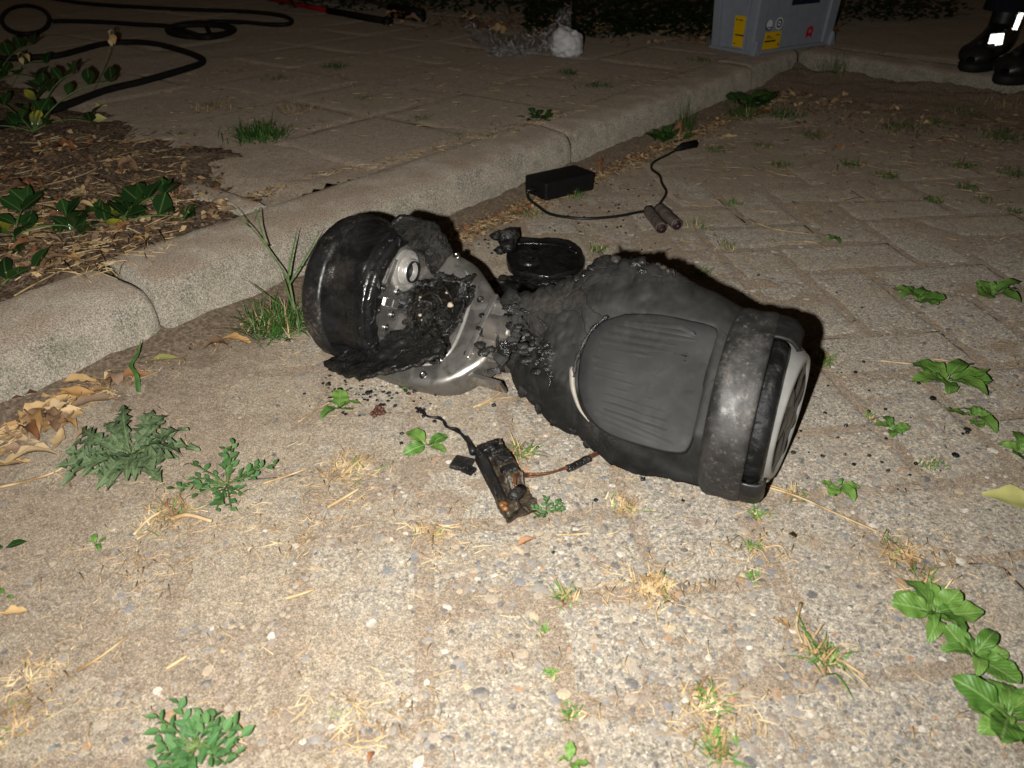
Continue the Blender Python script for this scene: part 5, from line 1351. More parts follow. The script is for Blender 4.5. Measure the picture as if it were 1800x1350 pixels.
# ---- dandelion rosette
def dandelion(px, py, n):
    p = gz(px, py); r = thing('dandelion', 'big dandelion rosette with jagged leaves on the pavement near the kerb', 'dandelion', p)
    for k in range(n):
        a = 2 * PI * k / n * 1.0 + random.gauss(0, .12); L = random.uniform(.044, .074) if k % 3 else random.uniform(.03, .05)
        add_leaf(r, 'dandelion', p + Vector((.006 * math.cos(a), .006 * math.sin(a), .004 + .003 * (k % 3))), (math.cos(a), math.sin(a), random.uniform(.06, .38)), L, random.gauss(0, .35))
    for k in range(10):
        a = random.random() * 6.28; L = random.uniform(.022, .04); add_leaf(r, 'dandelion', p + Vector((.004 * math.cos(a), .004 * math.sin(a), .006)), (math.cos(a), math.sin(a), random.uniform(.4, 1.0)), L, random.gauss(0, .4))
    return r
dandelion(232, 808, 46)
# ---- small-leaved knotweed clumps
def knotweed(px, py, size, nst, label, lift=.5):
    p = gz(px, py); sc = size / FPX * (p - O0).length; r = thing('knotweed', label, 'weed', p); m = MB()
    for k in range(nst):
        a = 2 * PI * k / nst + random.gauss(0, .3); L = sc * .5 * random.uniform(.5, 1.05); el = lift * random.uniform(.2, 1.3)
        d = Vector((math.cos(a), math.sin(a), el)); P = [Vector((0, 0, .002)) + d * (L * t) - Vector((0, 0, el * L * .5 * t * t)) for t in (0, .25, .5, .75, 1)]
        m.tube(smooth_path(P, 3), .0007, 5)
        for i in range(6):
            t = .3 + .7 * i / 5; q = d * (L * t) - Vector((0, 0, el * L * .5 * t * t)); b = a + (1 if i % 2 else -1) * random.uniform(.5, 1.2)
            add_leaf(r, 'knotweed', p + q + Vector((0, 0, .003)), (math.cos(b), math.sin(b), random.uniform(.0, .7)), random.uniform(.0065, .0105) * (size / 130) ** .5, random.gauss(0, .4))
    link('stem', m.me('stem', M_STEM), r); return r
knotweed(400, 855, 155, 18, 'bluish green small-leaved knotweed on dry straw right of the dandelion', .6)
knotweed(345, 1318, 155, 18, 'small-leaved knotweed clump at the bottom edge on the left', .6)
knotweed(960, 902, 56, 7, 'tiny small-leaved weed at the lower corner of the circuit board', .4)

# ---- evergreen shrub sprigs in the planting bed
def sprig(root, p0, d, L, n, ls, mb, droop=.4):
    d = Vector(d).normalized(); P = [Vector(p0) + d * (L * t) - Vector((0, 0, droop * L * t * t)) for t in [k / 6 for k in range(7)]]
    mb.tube([q - root.location for q in smooth_path(P, 4)], lambda t: .0016 - .0006 * t, 6)
    s = d.cross(Vector((0, 0, 1)))
    s = s.normalized() if s.length > .05 else Vector((1, 0, 0))
    for i in range(n):
        t = .22 + .78 * i / max(1, n - 1); k = t * 6; i0 = min(5, int(k)); q = P[i0] + (P[i0 + 1] - P[i0]) * (k - i0)
        for sg in (-1, 1):
            dd = (d * random.uniform(.2, .7) + s * sg * random.uniform(.6, 1.0) + Vector((0, 0, random.uniform(.1, .6)))); add_leaf(root, 'shrub', q, dd, ls * random.uniform(.75, 1.15), random.gauss(0, .4))
    add_leaf(root, 'shrub', P[-1], d + Vector((0, 0, .3)), ls * .8)
def shrub(px, py, sprigs, label, ls):
    p = gz(px, py); r = thing('evergreen_shrub', label, 'shrub', p); m = MB()
    for (az, el, L, n) in sprigs: sprig(r, p + Vector((0, 0, .004)), (math.cos(R(az)), math.sin(R(az)), el), L, n, ls, m)
    link('stem', m.me('stem', M_STEM), r); return r
shrub(215, 398, [(60, .75, .11, 3), (100, .5, .10, 3), (20, .4, .10, 3), (140, .35, .09, 2), (190, .2, .10, 2), (75, .9, .07, 2)], 'evergreen shoot with oval shiny leaves standing just behind the kerb joint', .039)
shrub(130, 425, [(120, .7, .085, 2), (170, .35, .10, 3), (40, .5, .06, 2)], 'evergreen shoot with one yellowing leaf, middle of the planting bed', .040)
shrub(28, 420, [(100, .8, .10, 3), (20, .5, .09, 2), (190, .4, .08, 3), (300, .3, .06, 2)], 'evergreen shoot with dark leaves at the left edge beside the kerb', .042)
shrub(5, 505, [(60, .5, .05, 1)], 'single evergreen leaf cut by the left edge just above the lowest kerb stone', .05)
shrub(60, 235, [(70, 1.3, .24, 4), (100, 1.1, .20, 4), (40, 1.0, .26, 4), (150, .9, .18, 3), (10, .6, .14, 2), (200, .5, .15, 3), (120, .4, .12, 2)], 'tall dark evergreen shrub with upright stems in front of the hoses', .040)
shrub(-10, 150, [(60, 1.2, .22, 4), (30, .8, .18, 3), (100, 1.0, .2, 3), (350, .6, .16, 3)], 'dark leafy shrub cut by the left edge below the round hose loop', .042)
# dry pale seed heads on the tall shrub's neighbour
def drystalk(px, py, topx, topy, label):
    p = gz(px, py); t_ = onplane(topx, topy, p + Vector((0, .02, 0)), (0, -1, 0)); r = thing('dry_stalk', label, 'dry plant', p); m = MB(); m.tube(smooth_path([Vector((0, 0, 0)), (t_ - p) * .5 + Vector((.006, 0, 0)), t_ - p], 6), .0012, 6)
    link('stem', m.me('stem', M_STEM), r)
    for k, (q, l) in enumerate([((t_ - p), .022), ((t_ - p) * .93, .026), ((t_ - p) * .86, .02)]):
        lm = leaf_mesh('dry_leaf', 1, .34, oval(.9), M_DRYTAN, 6, .5, .5, .1, k); o = link('dry_leaf', lm, r, q, orient((random.gauss(0, .6), -.3, -.6))); o.scale = (l, l, l)
drystalk(165, 160, 200, 52, 'thin stalk with withered pale leaves standing above the bent hose')
drystalk(22, 150, 40, 92, 'thin stalk with withered pale leaves among the dark shrubs')

# ---- grass tufts; the label says where each one grows
tuft(488, 575, 165, 340, 'dense green grass tuft with tall blades between kerb and the black wheel', .62, 1.0, .2, True, wd=.0012)
tuft(360, 548, 44, 9, 'small upright grass sprout at the foot of the kerb beside the stone joint', 1.2, .45, .1)
tuft(458, 242, 130, 170, 'dark green grass tuft growing on the footway tiles', .55, .9, .05, True, wd=.0014)
tuft(917, 798, 92, 40, 'thin grass and dry straw tuft right of the circuit board', .7, 1.0, .55)
tuft(996, 1048, 62, 26, 'little grass tuft under the orange-brown leaf', .7, 1., .45)
tuft(954, 1107, 32, 12, 'tiny green grass star in the pavement joint', .7, 1.1, .1)
tuft(968, 1182, 34, 24, 'tiny dense green grass clump below the star-shaped one', .6, .9, .1)
tuft(1000, 1255, 50, 26, 'sparse grass wisp near the bottom edge above the leaf tips', .6, 1., .4)
tuft(1452, 1155, 110, 60, 'half dry grass tuft in the lower right, left of the weed row', .7, 1., .55, wd=.0013)
tuft(1243, 1235, 95, 60, 'dry grass tuft at bottom right of centre, upper of two', .6, 1., .7)
tuft(1262, 1315, 90, 60, 'green and dry grass tuft at the bottom edge, lower of two', .6, 1., .5)
tuft(1325, 965, 44, 18, 'small grass sprout below the wheel, lower of three in a joint', .8, .9, .2)
tuft(1328, 905, 50, 26, 'small grass sprout below the wheel, upper of three in a joint', .8, .9, .4)
tuft(1325, 1008, 40, 18, 'small grass sprout below the wheel, middle of three in a joint', .8, .9, .2) if False else tuft(1322, 1012, 40, 16, 'small grass sprout with a bare sand patch beside it below the wheel', .8, .9, .2)
tuft(1150, 1032, 120, 80, 'flat dry straw-coloured grass patch in the middle of the lower pavement', .35, 1.3, .93, name='dry_grass_patch')
tuft(1100, 890, 100, 50, 'dry grass patch in front of the casing', .35, 1.3, .95, name='dry_grass_patch')
tuft(610, 820, 120, 60, 'dry brown grass patch between knotweed and circuit board', .45, 1.2, .92, name='dry_grass_patch')
tuft(755, 940, 90, 40, 'thin dry grass in the block joint below the circuit board', .3, 1.3, .97, name='dry_grass_patch')
tuft(1450, 635, 62, 46, 'grass tuft beside the shadow of the hub cap', .6, .9, .35)
tuft(1530, 733, 30, 14, 'small grass sprout left of the small round weed', .7, .9, .3)
tuft(1638, 818, 50, 36, 'pale green grass tuft below the small round weed', .6, .8, .35)
tuft(1395, 868, 60, 20, 'thin grass at the lower corner of the wheel', .6, 1.0, .6)
tuft(1590, 975, 90, 70, 'dry yellow grass filling the joint above the weed row', .5, 1.1, .8)
tuft(1625, 1030, 80, 50, 'mixed grass just above the topmost bright weed', .6, .9, .55)
tuft(1052, 440, 44, 30, 'small grass tuft right of the burnt cover', .7, .8, .25)
tuft(1230, 482, 50, 30, 'small grass tuft behind the casing', .7, .8, .3)
tuft(1278, 435, 50, 30, 'dry and green grass tuft behind the casing, farther than the others', .6, .9, .5)
tuft(1225, 398, 60, 34, 'low grass right of the burnt battery cells', .5, 1., .4)
tuft(1290, 360, 44, 26, 'grass growing on a joint right of the charger lead', .6, 1., .25)
tuft(1010, 345, 60, 34, 'grass at the lower front of the charger', .7, .9, .2)
tuft(930, 375, 90, 44, 'grass and weeds along the lead below the charger', .4, 1.1, .4)
tuft(738, 210, 66, 60, 'grass in the tile joint, nearer of the footway tufts', .3, 1.2, .1, True)
tuft(806, 240, 50, 50, 'green grass at the tile corner nearest the kerb', .35, 1.1, .15, True)
tuft(880, 220, 66, 60, 'flat grass strip along the back of the kerb', .25, 1.2, .1, True)
tuft(590, 118, 70, 60, 'dark grass tuft in a tile joint right of the hoses', .3, 1.1, .05, True)
tuft(485, 140, 70, 60, 'dark flat grass tuft on the tiles below the coil', .3, 1.1, .15, True)
tuft(640, 175, 60, 46, 'dark grass wisp in the middle of the tiles', .3, 1.1, .2, True)
tuft(520, 195, 130, 80, 'straw-coloured grass along the tile joint behind the footway tuft', .25, 1.3, .95, name='dry_grass_patch')
tuft(375, 190, 120, 80, 'dry grass on the tiles between bed and hoses', .25, 1.3, .95, name='dry_grass_patch')
tuft(1000, 130, 50, 50, 'dark grass tuft in front of the plastic bag', .5, .9, .05, True)
tuft(1050, 152, 90, 80, 'dark mossy grass strip right of the plastic bag', .25, 1.2, .1, True)
tuft(1230, 108, 70, 60, 'dark grass left of the crate', .3, 1.1, .1, True)
tuft(1295, 116, 50, 40, 'dark grass directly before the crate corner', .3, 1.1, .1, True)
tuft(1470, 140, 80, 60, 'tall dark grass in the corner where the two kerbs meet', 1.1, .45, .1, True)
tuft(1205, 232, 60, 26, 'tall thin grass at the foot of the far kerb', 2.0, .5, .1, True)
tuft(1300, 205, 120, 110, 'dark weedy grass along the foot of the far kerb', .5, .9, .15, True)
tuft(1375, 205, 90, 70, 'dark grass at the kerb foot beside the orange leaf', .5, .9, .15, True)
ORD = ['rightmost', 'second', 'third', 'fourth', 'fifth', 'sixth', 'seventh', 'eighth', 'ninth', 'tenth', 'eleventh', 'twelfth', 'thirteenth', 'fourteenth', 'fifteenth', 'leftmost']
for k, (px, py, sz) in enumerate(sorted([(1585, 228, 120), (1640, 218, 70), (1765, 245, 130), (1500, 292, 70), (1425, 240, 70), (1690, 293, 80), (1785, 306, 80), (1370, 292, 60), (1340, 258, 60), (1700, 330, 60), (1640, 352, 50), (1560, 310, 60), (1730, 352, 50), (1785, 372, 40), (1260, 265, 60), (1690, 200, 90)], key=lambda q: -q[0])):
    tuft(px, py, sz, 110, ORD[k] + ' dark low grass patch from the right edge at the far end of the bay', .3, 1.1, .2, True, group='grass patches at the far end of the bay')
tuft(1770, 190, 130, 110, 'brown dry grass clump in front of the boots', .4, 1.1, .95, name='dry_grass_patch')
for k, (px, py) in enumerate([(60, 1180), (20, 1290), (40, 1240)]): tuft(px, py, 90, 36, ['dry grass wisp at the lower left edge, topmost of three', 'dry grass wisp in the lower left corner', 'dry grass wisp at the lower left edge, middle of three'][k], .35, 1.2, .85, name='dry_grass_patch')
tuft(590, 1255, 60, 26, 'greenish grass wisp right of the lower knotweed', .4, 1.2, .5)
tuft(300, 905, 130, 70, 'pale dry grass bed under the knotweed', .4, 1.3, .97, name='dry_grass_patch')
# tall seeding grass stalks at the kerb
def stalk(root, pts, wd, mat, nm='stem'):
    P = smooth_path(pts, 8); m = MB(); vs = []
    for i, p in enumerate(P):
        t = i / (len(P) - 1); w_ = wd * (1 - t ** 2.2) + .0002; vs += [p - Vector((w_, 0, 0)), p + Vector((0, -w_ * .5, 0)), p + Vector((w_, 0, 0))]
    m.add([v - root.location for v in vs], grid_faces(len(P), 3)); return link(nm, m.me(nm, mat), root)
sb = gz(508, 560); sg = thing('tall_grass', 'tall wispy grass with arching blades leaning over the kerb beside the black wheel', 'grass', sb); PLn = sb + Vector((0, -.01, 0)); nrm = Vector((.1, -1, .25))
def sp(*pts): return [onplane(x, y, PLn + Vector((0, .012 * k, 0)), nrm) for k, (x, y) in enumerate(pts)]
stalk(sg, sp((518, 545), (505, 490), (480, 450), (455, 415), (430, 388), (405, 362), (384, 352)), .0013, M_STEM, 'blade')
stalk(sg, sp((470, 434), (458, 400), (450, 368), (440, 392)), .0011, M_STEM, 'blade')
stalk(sg, sp((440, 400), (425, 390), (400, 386), (380, 385)), .0009, M_STEM, 'blade')
stalk(sg, sp((506, 490), (512, 455), (518, 425), (523, 400)), .0013, M_GRASSD, 'blade')
stalk(sg, sp((508, 500), (530, 465), (550, 430), (566, 400)), .0013, M_GRASSD, 'blade')
stalk(sg, sp((522, 472), (538, 465), (553, 462)), .0008, M_GRASSD, 'blade')
stalk(sg, sp((505, 545), (470, 520), (445, 500), (430, 492)), .0012, M_GRASSD, 'blade')
stalk(sg, sp((500, 560), (455, 535), (420, 522)), .0012, M_GRASSD, 'blade')
stalk(sg, sp((512, 590), (507, 610), (503, 622)), .0012, M_GRASSD, 'blade')
stalk(sg, sp((505, 588), (460, 580), (400, 577)), .0012, M_GRASS, 'blade')
stalk(sg, sp((515, 540), (500, 500), (492, 478)), .0010, M_GRASSD, 'blade')
b2 = gz(243, 690); s2 = thing('tall_grass', 'single twisted dark green blade standing in the litter left of the yellow-green leaf', 'grass', b2); PLn = b2; nrm = Vector((0, -1, .2))
stalk(s2, sp((244, 692), (240, 660), (230, 642), (242, 622), (248, 597)), .0030, M_GRASSD, 'blade'); stalk(s2, sp((240, 630), (255, 627), (262, 625)), .0018, M_GRASS, 'blade')

# ---- fallen leaves: the striking ones with their own words, the rest alike
def drymesh(k, mat, prof=None, Wd=.3):
    return leaf_mesh('fallen_leaf', 1, Wd, prof or (lambda t, a=random.uniform(.7, 1.2), b=random.random() * 9: oval(a)(t) * (1 + .16 * math.sin(13 * t + b))), mat, 10, random.uniform(.2, .9), random.uniform(-.2, .6), random.uniform(.05, .3), k)
DRY = {'tan': [drymesh(k, M_DRYTAN, None, .14 + .04 * (k % 4)) for k in range(8)], 'brown': [drymesh(k + 9, M_DRYBR, None, .13 + .04 * (k % 4)) for k in range(8)], 'rust': [drymesh(k + 20, M_DRYRUST, None, .17 + .03 * k) for k in range(4)], 'yellow': [drymesh(k + 30, M_DRYYEL, None, .28) for k in range(2)]}
def fallen(px, py, Lpx, az, kind, label, group=None, up=.004, tilt=None, mesh_=None):
    p = gz(px, py, up); L = Lpx / FPX * (p - O0).length; t = random.gauss(0, .12) if tilt is None else tilt
    o = link('fallen_leaf', mesh_ or random.choice(DRY[kind]), None, p - Vector((math.cos(R(az)), math.sin(R(az)), 0)) * L * .5, orient((math.cos(R(az)), math.sin(R(az)), t), roll=random.gauss(0, .35))); o.scale = (L, L, L)
    return tag(o, label, 'leaf', group)
fallen(282, 634, 62, 5, 'yellow', 'large pale yellow-green fallen leaf at the foot of the kerb below the stone joint', tilt=.05)
fallen(235, 662, 62, 35, 'rust', 'rust-orange curled fallen leaf beside the twisted grass blade')
fallen(420, 597, 56, -8, 'tan', 'golden yellow fallen leaf beside the dense grass tuft')
fallen(385, 606, 46, 25, 'brown', 'pinkish brown rolled fallen leaf left of the golden one')
fallen(165, 708, 84, 32, 'brown', 'long silvery brown fallen leaf by the kerb foot')
fallen(38, 702, 60, 50, 'rust', 'dark red-brown leaf standing against the lowest kerb stone')
fallen(60, 745, 76, -50, 'tan', 'long pale tan leaf sloping over a dark red one in the litter'); fallen(56, 765, 60, -40, 'rust', 'dark red leaf under the long pale tan one')
fallen(26, 768, 84, -10, 'tan', 'broad straw-yellow leaf at the left edge under the kerb'); fallen(62, 804, 72, 30, 'tan', 'pale slender leaf at the lower edge of the leaf litter')
fallen(12, 815, 60, 20, 'tan', 'orange-tan leaf cut by the left edge below the litter'); fallen(122, 753, 42, -20, 'tan', 'small tan leaf in the litter beside the dandelion')
fallen(20, 757, 60, 60, 'tan', 'pale torn leaf against the kerb at the left edge'); fallen(150, 763, 34, 60, 'brown', 'small pink-brown leaf next to the dandelion tip')
fallen(925, 956, 34, 20, 'rust', 'small orange-brown leaf with a stalk on the pavement below the circuit board', tilt=.3)
fallen(1376, 1095, 34, -40, 'tan', 'smooth tan oval leaf on the pavement left of the weed row')
fallen(22, 1076, 42, 10, 'tan', 'curled orange leaf at the left edge')
fallen(1785, 876, 90, -12, 'yellow', 'pale grey-green leaf lying at the right edge')
fallen(1283, 240, 26, -10, 'tan', 'pale heart-shaped leaf before the far kerb weeds'); fallen(1196, 238, 34, 80, 'rust', 'orange leaf standing upright by the charger plug', tilt=1.2, up=.002)
fallen(1345, 200, 30, 20, 'rust', 'orange curled leaf in the weeds at the far kerb'); fallen(1750, 168, 60, 10, 'tan', 'crumpled tan leaf in front of the boots'); fallen(1765, 178, 46, 80, 'tan', 'second crumpled tan leaf, nearest to the boots')
fallen(652, 1330, 24, 75, 'rust', 'tiny dark red leaf scrap at the bottom edge'); fallen(1175, 1062, 18, 0, 'rust', 'small bright orange scrap at the lower edge of the dry grass patch')
fallen(935, 375, 26, -60, 'tan', 'orange-tan leaf under the charger lead near the kerb'); fallen(1055, 295, 24, 80, 'rust', 'upright orange leaf right of the charger', tilt=.9, up=.002)
fallen(115, 262, 44, 160, 'rust', 'orange leaf in the bed above the evergreen shoots'); fallen(148, 268, 40, 10, 'tan', 'tan curled leaf in the bed beside the orange one'); fallen(62, 325, 36, 150, 'rust', 'orange oval leaf in the middle of the bed')
fallen(70, 448, 46, 50, 'brown', 'grey-brown folded leaf just behind the lowest kerb stone'); fallen(126, 455, 30, 0, 'tan', 'tan leaf at the back edge of the kerb stone'); fallen(205, 440, 30, 20, 'yellow', 'pale green leaf on the corner of the kerb stone')
fallen(243, 425, 26, 0, 'tan', 'pink-tan leaf at the kerb under the evergreen shoot'); fallen(330, 340, 18, 0, 'rust', 'small orange scrap left of the pale edging stone')
fallen(40, 350, 60, 170, 'brown', 'pale brown leaf above the evergreen shoot at the left edge')
fallen(95, 220, 36, 20, 'brown', 'pale tan leaf between tall shrub and orange leaf'); fallen(172, 208, 26, 20, 'yellow', 'yellow leaf in the bed under the hose'); fallen(178, 185, 28, 60, 'yellow', 'yellow-green leaf closest to the hose')
for q in range(70):
    px = random.uniform(0, 330); fy = 735 - .5 * px + random.gauss(14, 16)
    if 235 < px < 330: continue
    if px < 130: fy += random.uniform(0, 45)
    p = gz(px, fy)
    if tn(p.x, p.y)[1] > .93: continue
    fallen(px, fy, random.uniform(26, 56), random.uniform(0, 360), *(lambda k: (k, 'small ' + k + ' dry leaf in the leaf litter along the foot of the near kerb'))(random.choice(['tan', 'tan', 'brown'])), 'leaf litter at the near kerb', up=random.uniform(.003, .009))
for q in range(150):
    px = random.uniform(-10, 400); py = random.uniform(225, 530)
    p = gz(px, py); t, n = tn(p.x, p.y)
    if n < 1.1 or t > .78: continue
    fallen(px, py, random.uniform(14, 40), random.uniform(0, 360), *(lambda k: (k, 'small ' + dict(tan='tan', brown='brown', rust='orange')[k] + ' dry leaf on the dark soil of the planting bed'))(random.choice(['tan', 'brown', 'brown', 'brown', 'rust'])), 'dry leaves in the planting bed', up=random.uniform(.003, .008))
for q in range(62):
    px = random.uniform(690, 1080) if q < 40 else random.uniform(1150, 1480); py = (30 + (px - 700) * .06 + random.gauss(0, 8)) if q < 40 else 50 + random.gauss(0, 6)
    fallen(px, py, random.uniform(16, 34), random.uniform(0, 360), *(lambda k: (k, 'small ' + dict(tan='tan', brown='brown', rust='orange')[k] + ' dry leaf in the dark litter under the hedge'))(random.choice(['tan', 'brown', 'rust'])), 'leaves under the hedge', up=random.uniform(.003, .01))
for q in range(34):
    k = q / 34; px = 840 + k * 350 + random.gauss(0, 10); py = 388 - (px - 840) * .43 + random.gauss(10, 6)
    p = gz(px, py)
    if tn(p.x, p.y)[1] > .93: continue
    fallen(px, py, random.uniform(10, 22), random.uniform(0, 360), *(lambda k: (k, dict(tan='tan', brown='brown', rust='orange')[k] + ' dry leaf scrap in the gutter between hoverboard and far kerb'))(random.choice(['tan', 'brown', 'rust'])), 'leaf scraps in the far gutter', up=.003)

# ---- dry straw: long ones singly, short ones as one mass
def straw(pts, r, label, group=None):
    P = smooth_path([gz(px, py, r * .9 + .0015) for px, py in pts], 6); c = P[0]; m = MB(); m.tube([q - c for q in P], lambda t: r * (1 - .4 * t), 6)
    o = link('straw', m.me('straw', M_STRAW), None, c); return tag(o, label, 'straw', group)
straw([(1328, 850), (1400, 872), (1475, 905), (1546, 936)], .0013, 'long yellow straw running from the wheel corner to the right')
straw([(1328, 848), (1360, 855), (1392, 866)], .0012, 'short yellow straw at the wheel corner above the long one')
straw([(1304, 380), (1360, 402), (1440, 413)], .0012, 'bent yellow straw behind the casing, upper of two'); straw([(1395, 424), (1430, 426), (1458, 440)], .0014, 'bent yellow straw behind the casing, lower of two')
straw([(1548, 634), (1620, 641), (1668, 641)], .0012, 'straight straw above the large spreading weed'); straw([(1640, 631), (1668, 634)], .0012, 'short bright straw right of the straight one')
straw([(0, 856), (45, 846), (95, 830), (125, 812)], .0016, 'pale twig running in from the left edge to the dandelion'); straw([(95, 830), (118, 845), (126, 858)], .0013, 'brown side twig below the dandelion')
straw([(832, 716), (862, 702), (888, 684)], .0011, 'yellow straw between metal plate and casing'); straw([(840, 714), (880, 700), (918, 698)], .0008, 'thin straw pointing at the casing')
straw([(524, 742), (560, 718), (592, 700)], .0009, 'thin straw left of the small weed by the charred strip'); straw([(462, 850), (500, 838), (545, 822)], .0013, 'straw sticking out of the knotweed to the right')
straw([(600, 838), (628, 812), (648, 800)], .0018, 'thick straw on the dry grass between knotweed and circuit board'); straw([(575, 892), (605, 875), (632, 858)], .0018, 'thick straw below the dry grass patch')
straw([(235, 940), (262, 912), (300, 890)], .0015, 'straw on the dry bed under the dandelion, left of two'); straw([(240, 948), (262, 935), (278, 918)], .0015, 'straw on the dry bed under the dandelion, right of two')
straw([(300, 912), (330, 905), (372, 916)], .0028, 'thick pale straw under the knotweed'); straw([(135, 1180), (180, 1152), (225, 1118)], .0012, 'long straw in the lower left')
straw([(292, 1176), (330, 1152)], .0015, 'short bright straw in the lower left'); straw([(502, 1052), (530, 1044), (553, 1036)], .0015, 'straw on the pavement left of the block joint'); straw([(978, 940), (1040, 938)], .0009, 'thin straight straw right of the orange-brown leaf')
straw([(1345, 962), (1372, 960), (1388, 985)], .0010, 'bent pale straw below the wheel'); straw([(1408, 1060), (1400, 1098), (1410, 1130)], .0014, 'dry stem standing over the half dry tuft'); straw([(1570, 955), (1590, 972), (1620, 984)], .0014, 'pale straw across the joint above the weed row')
straw([(1485, 1165), (1520, 1188)], .0012, 'pale straw leaving the half dry tuft'); straw([(0, 345), (60, 330), (150, 305), (210, 270)], .0014, 'long dry stem lying across the planting bed'); straw([(120, 305), (160, 285), (195, 262)], .0016, 'pale thick stem in the planting bed')
straw([(25, 520), (60, 500), (120, 470), (195, 440)], .0013, 'long curved stem along the back of the lowest kerb stone')
m = MB(); rs_ = random.Random(99)
def bit(px, py, Lm, r, rr=rs_):
    p = gz(px, py, .0015 + r); a = rr.uniform(0, 2 * PI); d = Vector((math.cos(a), math.sin(a), rr.gauss(0, .08))); bend = Vector((-d.y, d.x, 0)) * Lm * rr.gauss(0, .12)
    m.tube([p - d * Lm / 2, p + bend, p + d * Lm / 2], r, 4)
for q in range(300):   # far right: many straws
    px, py = rs_.uniform(1200, 1800), 205 + abs(rs_.gauss(0, 95)); bit(px, py, rs_.uniform(.01, .05) + (.06 if q % 9 == 0 else 0), .0007)
for q in range(900): px = rs_.uniform(0, 520); bit(px, 735 - .5 * px + rs_.gauss(14, 17), rs_.uniform(.01, .05), .0007)
for q in range(420): px = rs_.uniform(0, 330); bit(px, rs_.uniform(235, 480), rs_.uniform(.015, .08), .0008)
for q in range(1500): px = rs_.uniform(800, 1420); bit(px, 388 - (px - 840) * .43 + rs_.gauss(8, 10), rs_.uniform(.006, .026), .0008)
for q in range(620): px, py = rs_.choice([(610, 850, 60, 40), (340, 900, 70, 30), (250, 990, 90, 30), (760, 940, 60, 20), (1150, 1030, 60, 30), (1600, 980, 40, 30), (60, 1200, 40, 70), (640, 1260, 70, 40), (1250, 1270, 30, 50), (450, 570, 60, 25), (500, 940, 40, 60), (1330, 960, 30, 50)])[:2], 0; c = px; bit(c[0] + rs_.gauss(0, 50), c[1] + rs_.gauss(0, 30), rs_.uniform(.004, .022), .0005)
for q in range(500): bit(rs_.uniform(0, 1800), rs_.uniform(420, 1350), rs_.uniform(.004, .02), .0004)
for q in range(260): bit(rs_.uniform(250, 1250), rs_.uniform(90, 240), rs_.uniform(.01, .05), .0008)
for q in range(200): px = rs_.uniform(420, 1000); bit(px, 355 - (px - 420) * .26 + rs_.gauss(-4, 5), rs_.uniform(.008, .03), .0007)
fm_ = MB(); LITM = [M_DRYTAN, M_DRYBR, M_DRYRUST, M_SOIL]
def crumb(px, py, sz):
    p = gz(px, py, .002 + .003 * rs_.random()); a = rs_.uniform(0, 6.28); d = Vector((math.cos(a), math.sin(a), rs_.gauss(0, .35))) * sz; e = Vector((-math.sin(a), math.cos(a), rs_.gauss(0, .45))) * sz * rs_.uniform(.3, .7)
    fm_.add([p - d, p - e * rs_.uniform(.4, 1.2), p + d * rs_.uniform(.5, 1), p + e], [(0, 1, 2), (0, 2, 3)], rs_.choices(range(4), [3, 5, 1, 2])[0])
for q in range(2600):
    px, py = rs_.uniform(-10, 400), rs_.uniform(225, 530); c_ = gz(px, py); t_, n_ = tn(c_.x, c_.y)
    if n_ > 1.09 and t_ < .80 + rs_.gauss(0, .09): crumb(px, py, rs_.uniform(.003, .011))
for q in range(900):
    px = rs_.uniform(0, 540); py = 738 - .5 * px + rs_.gauss(8, 13); c_ = gz(px, py)
    if tn(c_.x, c_.y)[1] < .945: crumb(px, py, rs_.uniform(.002, .008))
for q in range(2200):
    px = rs_.uniform(790, 1420); py = 386 - (px - 840) * .43 + rs_.gauss(6, 9); c_ = gz(px, py)
    if tn(c_.x, c_.y)[1] < .945: crumb(px, py, rs_.uniform(.003, .009))
for q in range(1500): crumb(rs_.uniform(1380, 1800), 150 + abs(rs_.gauss(0, 40)), rs_.uniform(.004, .012))
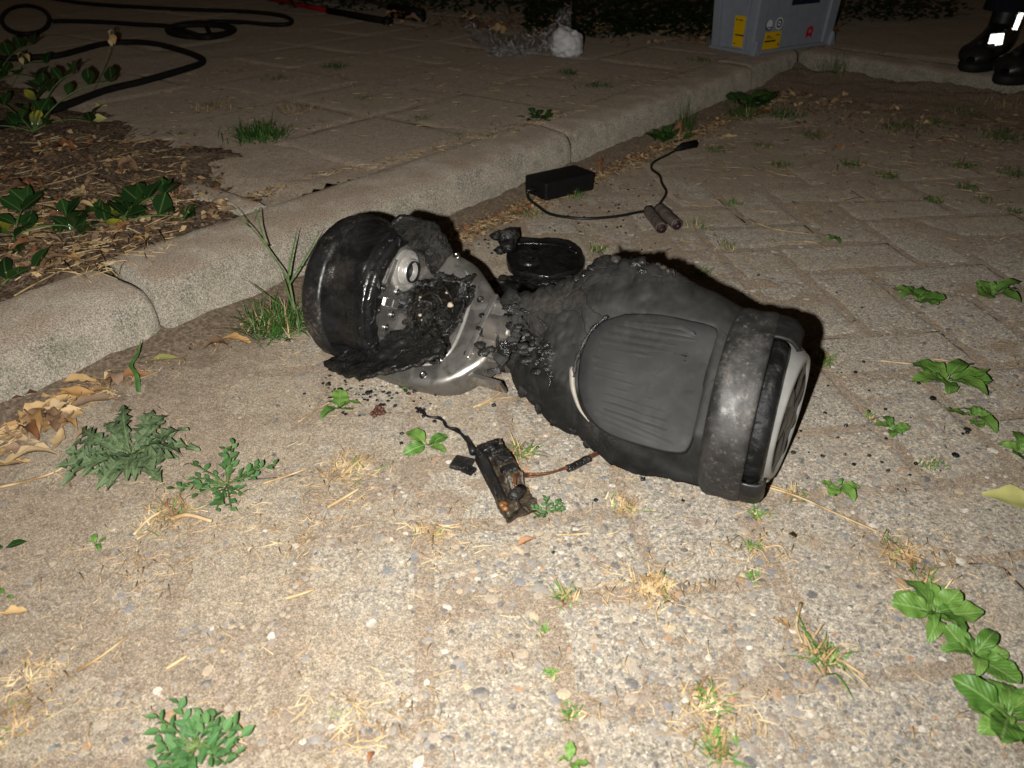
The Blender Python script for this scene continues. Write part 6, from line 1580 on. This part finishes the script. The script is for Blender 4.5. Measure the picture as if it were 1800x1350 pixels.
for q in range(700): px = rs_.uniform(680, 1270); crumb(px, 30 + (px - 680) * .055 + rs_.gauss(0, 10), rs_.uniform(.006, .018))
link('leaf_crumbs', fm_.me('leaf_crumbs', mats=LITM, smooth=False), kind='stuff')
link('straw_litter', m.me('straw_litter', M_STRAW), kind='stuff')

# ---- dark hedge behind the footway
def hedge(label, x0, x1, y0, dep, hgt, n, seed, slope):
    rr = random.Random(seed); base = Vector(((x0 + x1) / 2, y0, TOP)); r = thing('hedge', label, 'hedge', base); m = MB()
    for q in range(n):
        x = rr.uniform(x0, x1); y = y0 + slope * (x - x0) + dep * rr.random() ** 1.9; z = TOP + hgt * rr.random() ** 1.35
        p = Vector((x, y + .10 * fbm((x * 3, z * 3, 0), 1, 2, seed) + .05 * z, z)) - base; a = rr.uniform(0, 6.28); L = rr.uniform(.022, .045); e = rr.uniform(-.6, .8)
        d = Vector((math.cos(a), math.sin(a), e)).normalized(); s = d.cross(Vector((0, 0, 1))).normalized() * L * .3
        m.add([p, p + d * L * .45 - s, p + d * L, p + d * L * .45 + s], [(0, 1, 2, 3)])
    o = link('foliage', m.me('foliage', M_LHEDGE, False), r); o['kind'] = 'stuff'
    m = MB()
    for q in range(7):
        x = x0 + (x1 - x0) * (q + .2 + .6 * rr.random()) / 7; y = y0 + slope * (x - x0) + dep * rr.uniform(.45, .8); b = Vector((x, y, TOP)) - base; m.tube(smooth_path([b, b + Vector((rr.gauss(0, .03), rr.gauss(0, .03), hgt * .5)), b + Vector((rr.gauss(0, .08), rr.gauss(0, .06), hgt * .95))], 4), lambda t: .006 - .004 * t, 6)
    link('stem', m.me('stem', m_plain('bark', (.06, .045, .03), .9, 0, .2, .3, 40, .5)), r)
hedge('dark evergreen hedge behind the plastic bag and left of the crate', .05, 1.0, 3.15, .5, .75, 11000, 4, -.06)
hedge('low dark ivy bush behind the tool handles at the top', -1.1, .12, 3.95, .5, .4, 3600, 5, -.1)
hedge('low dark leafy bush right behind the crate', 1.12, 1.95, 3.45, .5, .32, 2200, 6, .25)
